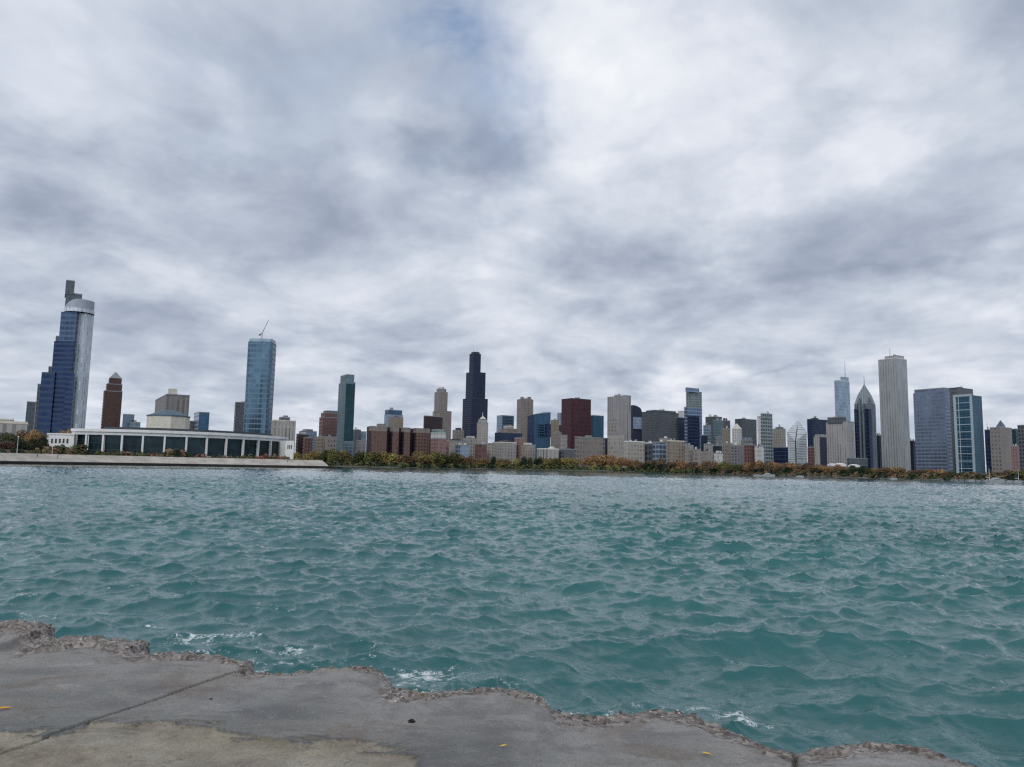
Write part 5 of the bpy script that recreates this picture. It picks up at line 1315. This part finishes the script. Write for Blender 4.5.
# ------------------------------------------------------------------ people, lamps, tents, boats
def person(px, D, zb, label, shirt, legs, face=0.0, stride=.25):
    q = at(px, hor(px), D)
    o = tag(bpy.data.objects.new('person', bpy.data.meshes.new('person')), label, 'person'); COL.objects.link(o)
    V = [((0, 0, .95), .15), ((0, 0, 1.2), .16), ((0, 0, 1.42), .15), ((0, 0, 1.52), .06), ((0, .02, 1.66), .105), ((0, .01, 1.75), .08),
         ((.19, 0, 1.41), .06), ((.25, .05, 1.14), .045), ((.24, .16, .92), .04), ((-.19, 0, 1.41), .06), ((-.25, -.05, 1.14), .045), ((-.24, .02, .9), .04),
         ((.1, 0, .88), .10), ((.11, stride * .5, .5), .07), ((.11, stride * .8, .06), .05), ((.11, stride * .8 + .14, .03), .04),
         ((-.1, 0, .88), .10), ((-.11, -stride * .3, .5), .07), ((-.11, -stride * .9, .06), .05), ((-.11, -stride * .9 + .14, .03), .04)]
    E = [(0, 1), (1, 2), (2, 3), (3, 4), (4, 5), (2, 6), (6, 7), (7, 8), (2, 9), (9, 10), (10, 11), (0, 12), (12, 13), (13, 14), (14, 15), (0, 16), (16, 17), (17, 18), (18, 19)]
    me = o.data; me.from_pydata([v for v, _ in V], E, [])
    sk = me.skin_vertices.new(name='') if hasattr(me.skin_vertices, 'new') else None
    md = o.modifiers.new('skin', 'SKIN')
    if not me.skin_vertices: pass
    lay = me.skin_vertices[0].data
    for i, (_, r) in enumerate(V): lay[i].radius = (r, r)
    lay[0].use_root = True
    o.modifiers.new('sub', 'SUBSURF').levels = 1; o.modifiers['sub'].render_levels = 1
    m, t, b = mat('clothed_figure'); tc = t.new('ShaderNodeTexCoord').outputs['Object']; s_ = t.new('ShaderNodeSeparateXYZ'); t.l.new(tc, s_.inputs[0])
    c1 = t.mix(t.m('GREATER_THAN', s_.outputs[2], .92), S(*legs), S(*shirt)); c2 = t.mix(t.m('GREATER_THAN', s_.outputs[2], 1.5), c1, S(190, 150, 130)); c3 = t.mix(t.m('GREATER_THAN', s_.outputs[2], 1.70), c2, S(50, 40, 36))
    t.set(b.inputs['Base Color'], c3); b.inputs['Roughness'].default_value = .85; me.materials.append(m)
    o.location = (q.x, D, zb); o.rotation_euler = (0, 0, face)
try:
    person(37, wd(37) + 3.2, 2.6 + .12, 'person in dark clothes crouched low at the left on the pale seawall', (40, 40, 46), (34, 34, 40), 1.4)
    person(57.5, wd(57.5) + 3.2, 2.72, 'person in dark clothes standing upright on the pale seawall', (44, 38, 42), (36, 38, 48), 2.0)
    person(287.5, wd(287.5) + 3.2, 2.72, 'person in grey on the seawall near its right end', (92, 96, 104), (50, 54, 62), 1.0)
except Exception as e:
    print('person', e)
def lamp(px, D, zb, h, label):
    q = at(px, hor(px), D); o = thing('street_lamp', label, 'lamp', (q.x, D, zb), 'lamp posts on the promenade')
    mb = MB(); mb.bar((q.x, D, zb), (q.x, D, zb + h), .12, 0, .07); mb.build('post', M['rooflight'], o)
    mb = MB(); mb.bar((q.x, D, zb + h), (q.x, D, zb + h + .5), .28, 0, .2, 8); mb.build('lamp_head', M['white'], o)
lamp(51.6, wd(51.6) + 15, PZ, 7.5, 'white lamp post in front of the white pavilion')
lamp(16.4, wd(16.4) + 15, PZ, 7.0, 'white lamp post before the dark park trees')
def tent(px0, px1, yt, yb, D, label):
    a = at(px0, yb, D); b_ = at(px1, yb, D); zt = at(px0, yt, D).z; w = (b_.x - a.x); z0 = a.z
    o = thing('tent', label, 'tent', ((a.x + b_.x) / 2, D, GZ), 'white tents above the right-hand trees'); n = max(1, int(w / 7)); mb = MB()
    q = [(a.x, D), (b_.x, D), (b_.x, D + 8), (a.x, D + 8)]
    mb.prism(q, z0, z0 + (zt - z0) * .55, 0, None, poly2=q); mb.prism(inset(q, 1.05), z0 + (zt - z0) * .55, zt, 0, 0, poly2=[(a.x + w * .2, D + 3.5), (b_.x - w * .2, D + 3.5), (b_.x - w * .2, D + 4.5), (a.x + w * .2, D + 4.5)])
    mb.build('canopy', M['white'], o)
    for x, y in ((a.x + .2, D + .2), (b_.x - .2, D + .2), (b_.x - .2, D + 7.8), (a.x + .2, D + 7.8)):
        mb = MB(); mb.bar((x, y, GZ), (x, y, z0 + .3), .12); mb.build('pole', M['metal'], o)
tent(831.6, 837, 463.4, 466, 560, 'small white tent left of the larger white tent')
tent(838.6, 846.4, 463, 466.2, 560, 'larger white tent below the wide grey-beige tower')
tent(852.6, 860, 464.2, 467, 570, 'slanting white tent below the needle-pointed tower')
def boat(px, D, L, label, cabin=True, mastp=False, sail=False, rz=0.0, group='boats moored along the far shore', hull='boatwhite', hs=1.0):
    q = at(px, hor(px), D); o = thing('yacht' if L > 7 and px > 900 else 'boat', label, 'boat', (q.x, D, 0), group)
    co, si = math.cos(rz), math.sin(rz)
    T = lambda x, y, z: (q.x + x * co - y * si, D + x * si + y * co, z)
    mb = MB(); n = 10; B = L * .15; hgt = L * .10 * hs + .25
    ring = lambda k, w, dz: [T((t - .5) * L * (1 + .04 * k), s * B * w * math.sin(PI * min(1, (1 - t) * .62 + .12)) ** .8, dz + .25 * hgt * t * k) for s, t in [(1, 0)] + [(1, i / n) for i in range(1, n)] + [(0, 1)] + [(-1, i / n) for i in range(n - 1, 0, -1)] + [(-1, 0)]]
    lo, hi = ring(0, .7, -.3), ring(1, 1.0, hgt)
    N = len(lo)
    for i in range(N): j = (i + 1) % N; mb.face([lo[j], lo[i], hi[i], hi[j]], None, 0, True)
    mb.face(list(reversed(hi)), None, 0); mb.build('hull', M[hull], o)
    if cabin:
        def cab(x0, x1, w, z0, z1, part, m_):
            mb = MB(); p = [T(x0 * L, -w * B, 0)[:2], T(x1 * L, -w * B, 0)[:2], T(x1 * L, w * B, 0)[:2], T(x0 * L, w * B, 0)[:2]]
            p2 = [T((x0 + .02) * L, -w * B * .9, 0)[:2], T((x1 - .05) * L, -w * B * .9, 0)[:2], T((x1 - .05) * L, w * B * .9, 0)[:2], T((x0 + .02) * L, w * B * .9, 0)[:2]]
            mb.prism(p, z0, z1, 0, 0, True, poly2=p2); return mb.build(part, M[m_], o)
        c = cab(-.3, .2, .75, hgt + .05, hgt + .05 + L * .07, 'cabin', 'boatwhite')
        cab(-.28, .17, .77, hgt + .05 + L * .02, hgt + .05 + L * .048, 'window_band', 'roofdark')
        if L > 7: cab(-.22, .08, .6, hgt + .06 + L * .07, hgt + L * .12, 'upper_deck', 'boatwhite')
    if mastp:
        mb = MB(); mb.bar(T(.05 * L, 0, hgt), T(.05 * L, 0, hgt + L * 1.1), .09, 0, .05); mb.build('mast', M['rooflight'], o)
        mb = MB(); mb.bar(T(.05 * L, 0, hgt + 1.2), T(-.38 * L, 0, hgt + 1.2), .14, 0, .1); mb.build('boom', M['rooflight'], o)
for a in ((893.5, 368, 3.8, 'white motor boat alone below the tall white-grey shaft'), (757.5, 446, 5, 'small white boat left in the cluster below the grey-green tower'), (768.5, 440, 8, 'longer white boat in the middle of the cluster below the grey-green tower'),
          (800, 425, 4.5, 'white boat moored below the diamond-topped tower'), (972, 336, 4, 'small white boat beside the grey jetty')): boat(*a, rz=.15)
boat(996.5, 326, 7.5, 'large white yacht moored below the pyramid-topped stone tower', rz=.1, hs=1.1)
boat(989, 330, 5, 'white sailing boat with bare mast left of the large yacht', mastp=True, rz=.5)
boat(1010.5, 322, 4, 'small white boat right of the large yacht', rz=.2)
boat(1018, 321, 4.5, 'rightmost small white boat with bare mast', mastp=True, rz=.3)
def jetty():
    a = at(951, hor(951), 346); b_ = at(985, hor(985), 332); o = thing('jetty', 'grey floating jetty left of the large white yacht', 'jetty', ((a.x + b_.x) / 2, (a.y + b_.y) / 2, 0))
    d = (b_ - a).normalized(); n = Vector((-d.y, d.x, 0)); mb = MB()
    mb.prism([tuple((a)[:2]), tuple((b_)[:2]), tuple((b_ + n * 3)[:2]), tuple((a + n * 3)[:2])], -.3, .9, 0, 0, True); mb.build('deck', M['roofgrey'], o)
    for k in range(6):
        p = a + (b_ - a) * (k + .3) / 6; mb = MB(); mb.bar((p.x, p.y - .3, -1), (p.x, p.y - .3, 1.6), .12); mb.build('pile', M['darkmetal'], o)
jetty()
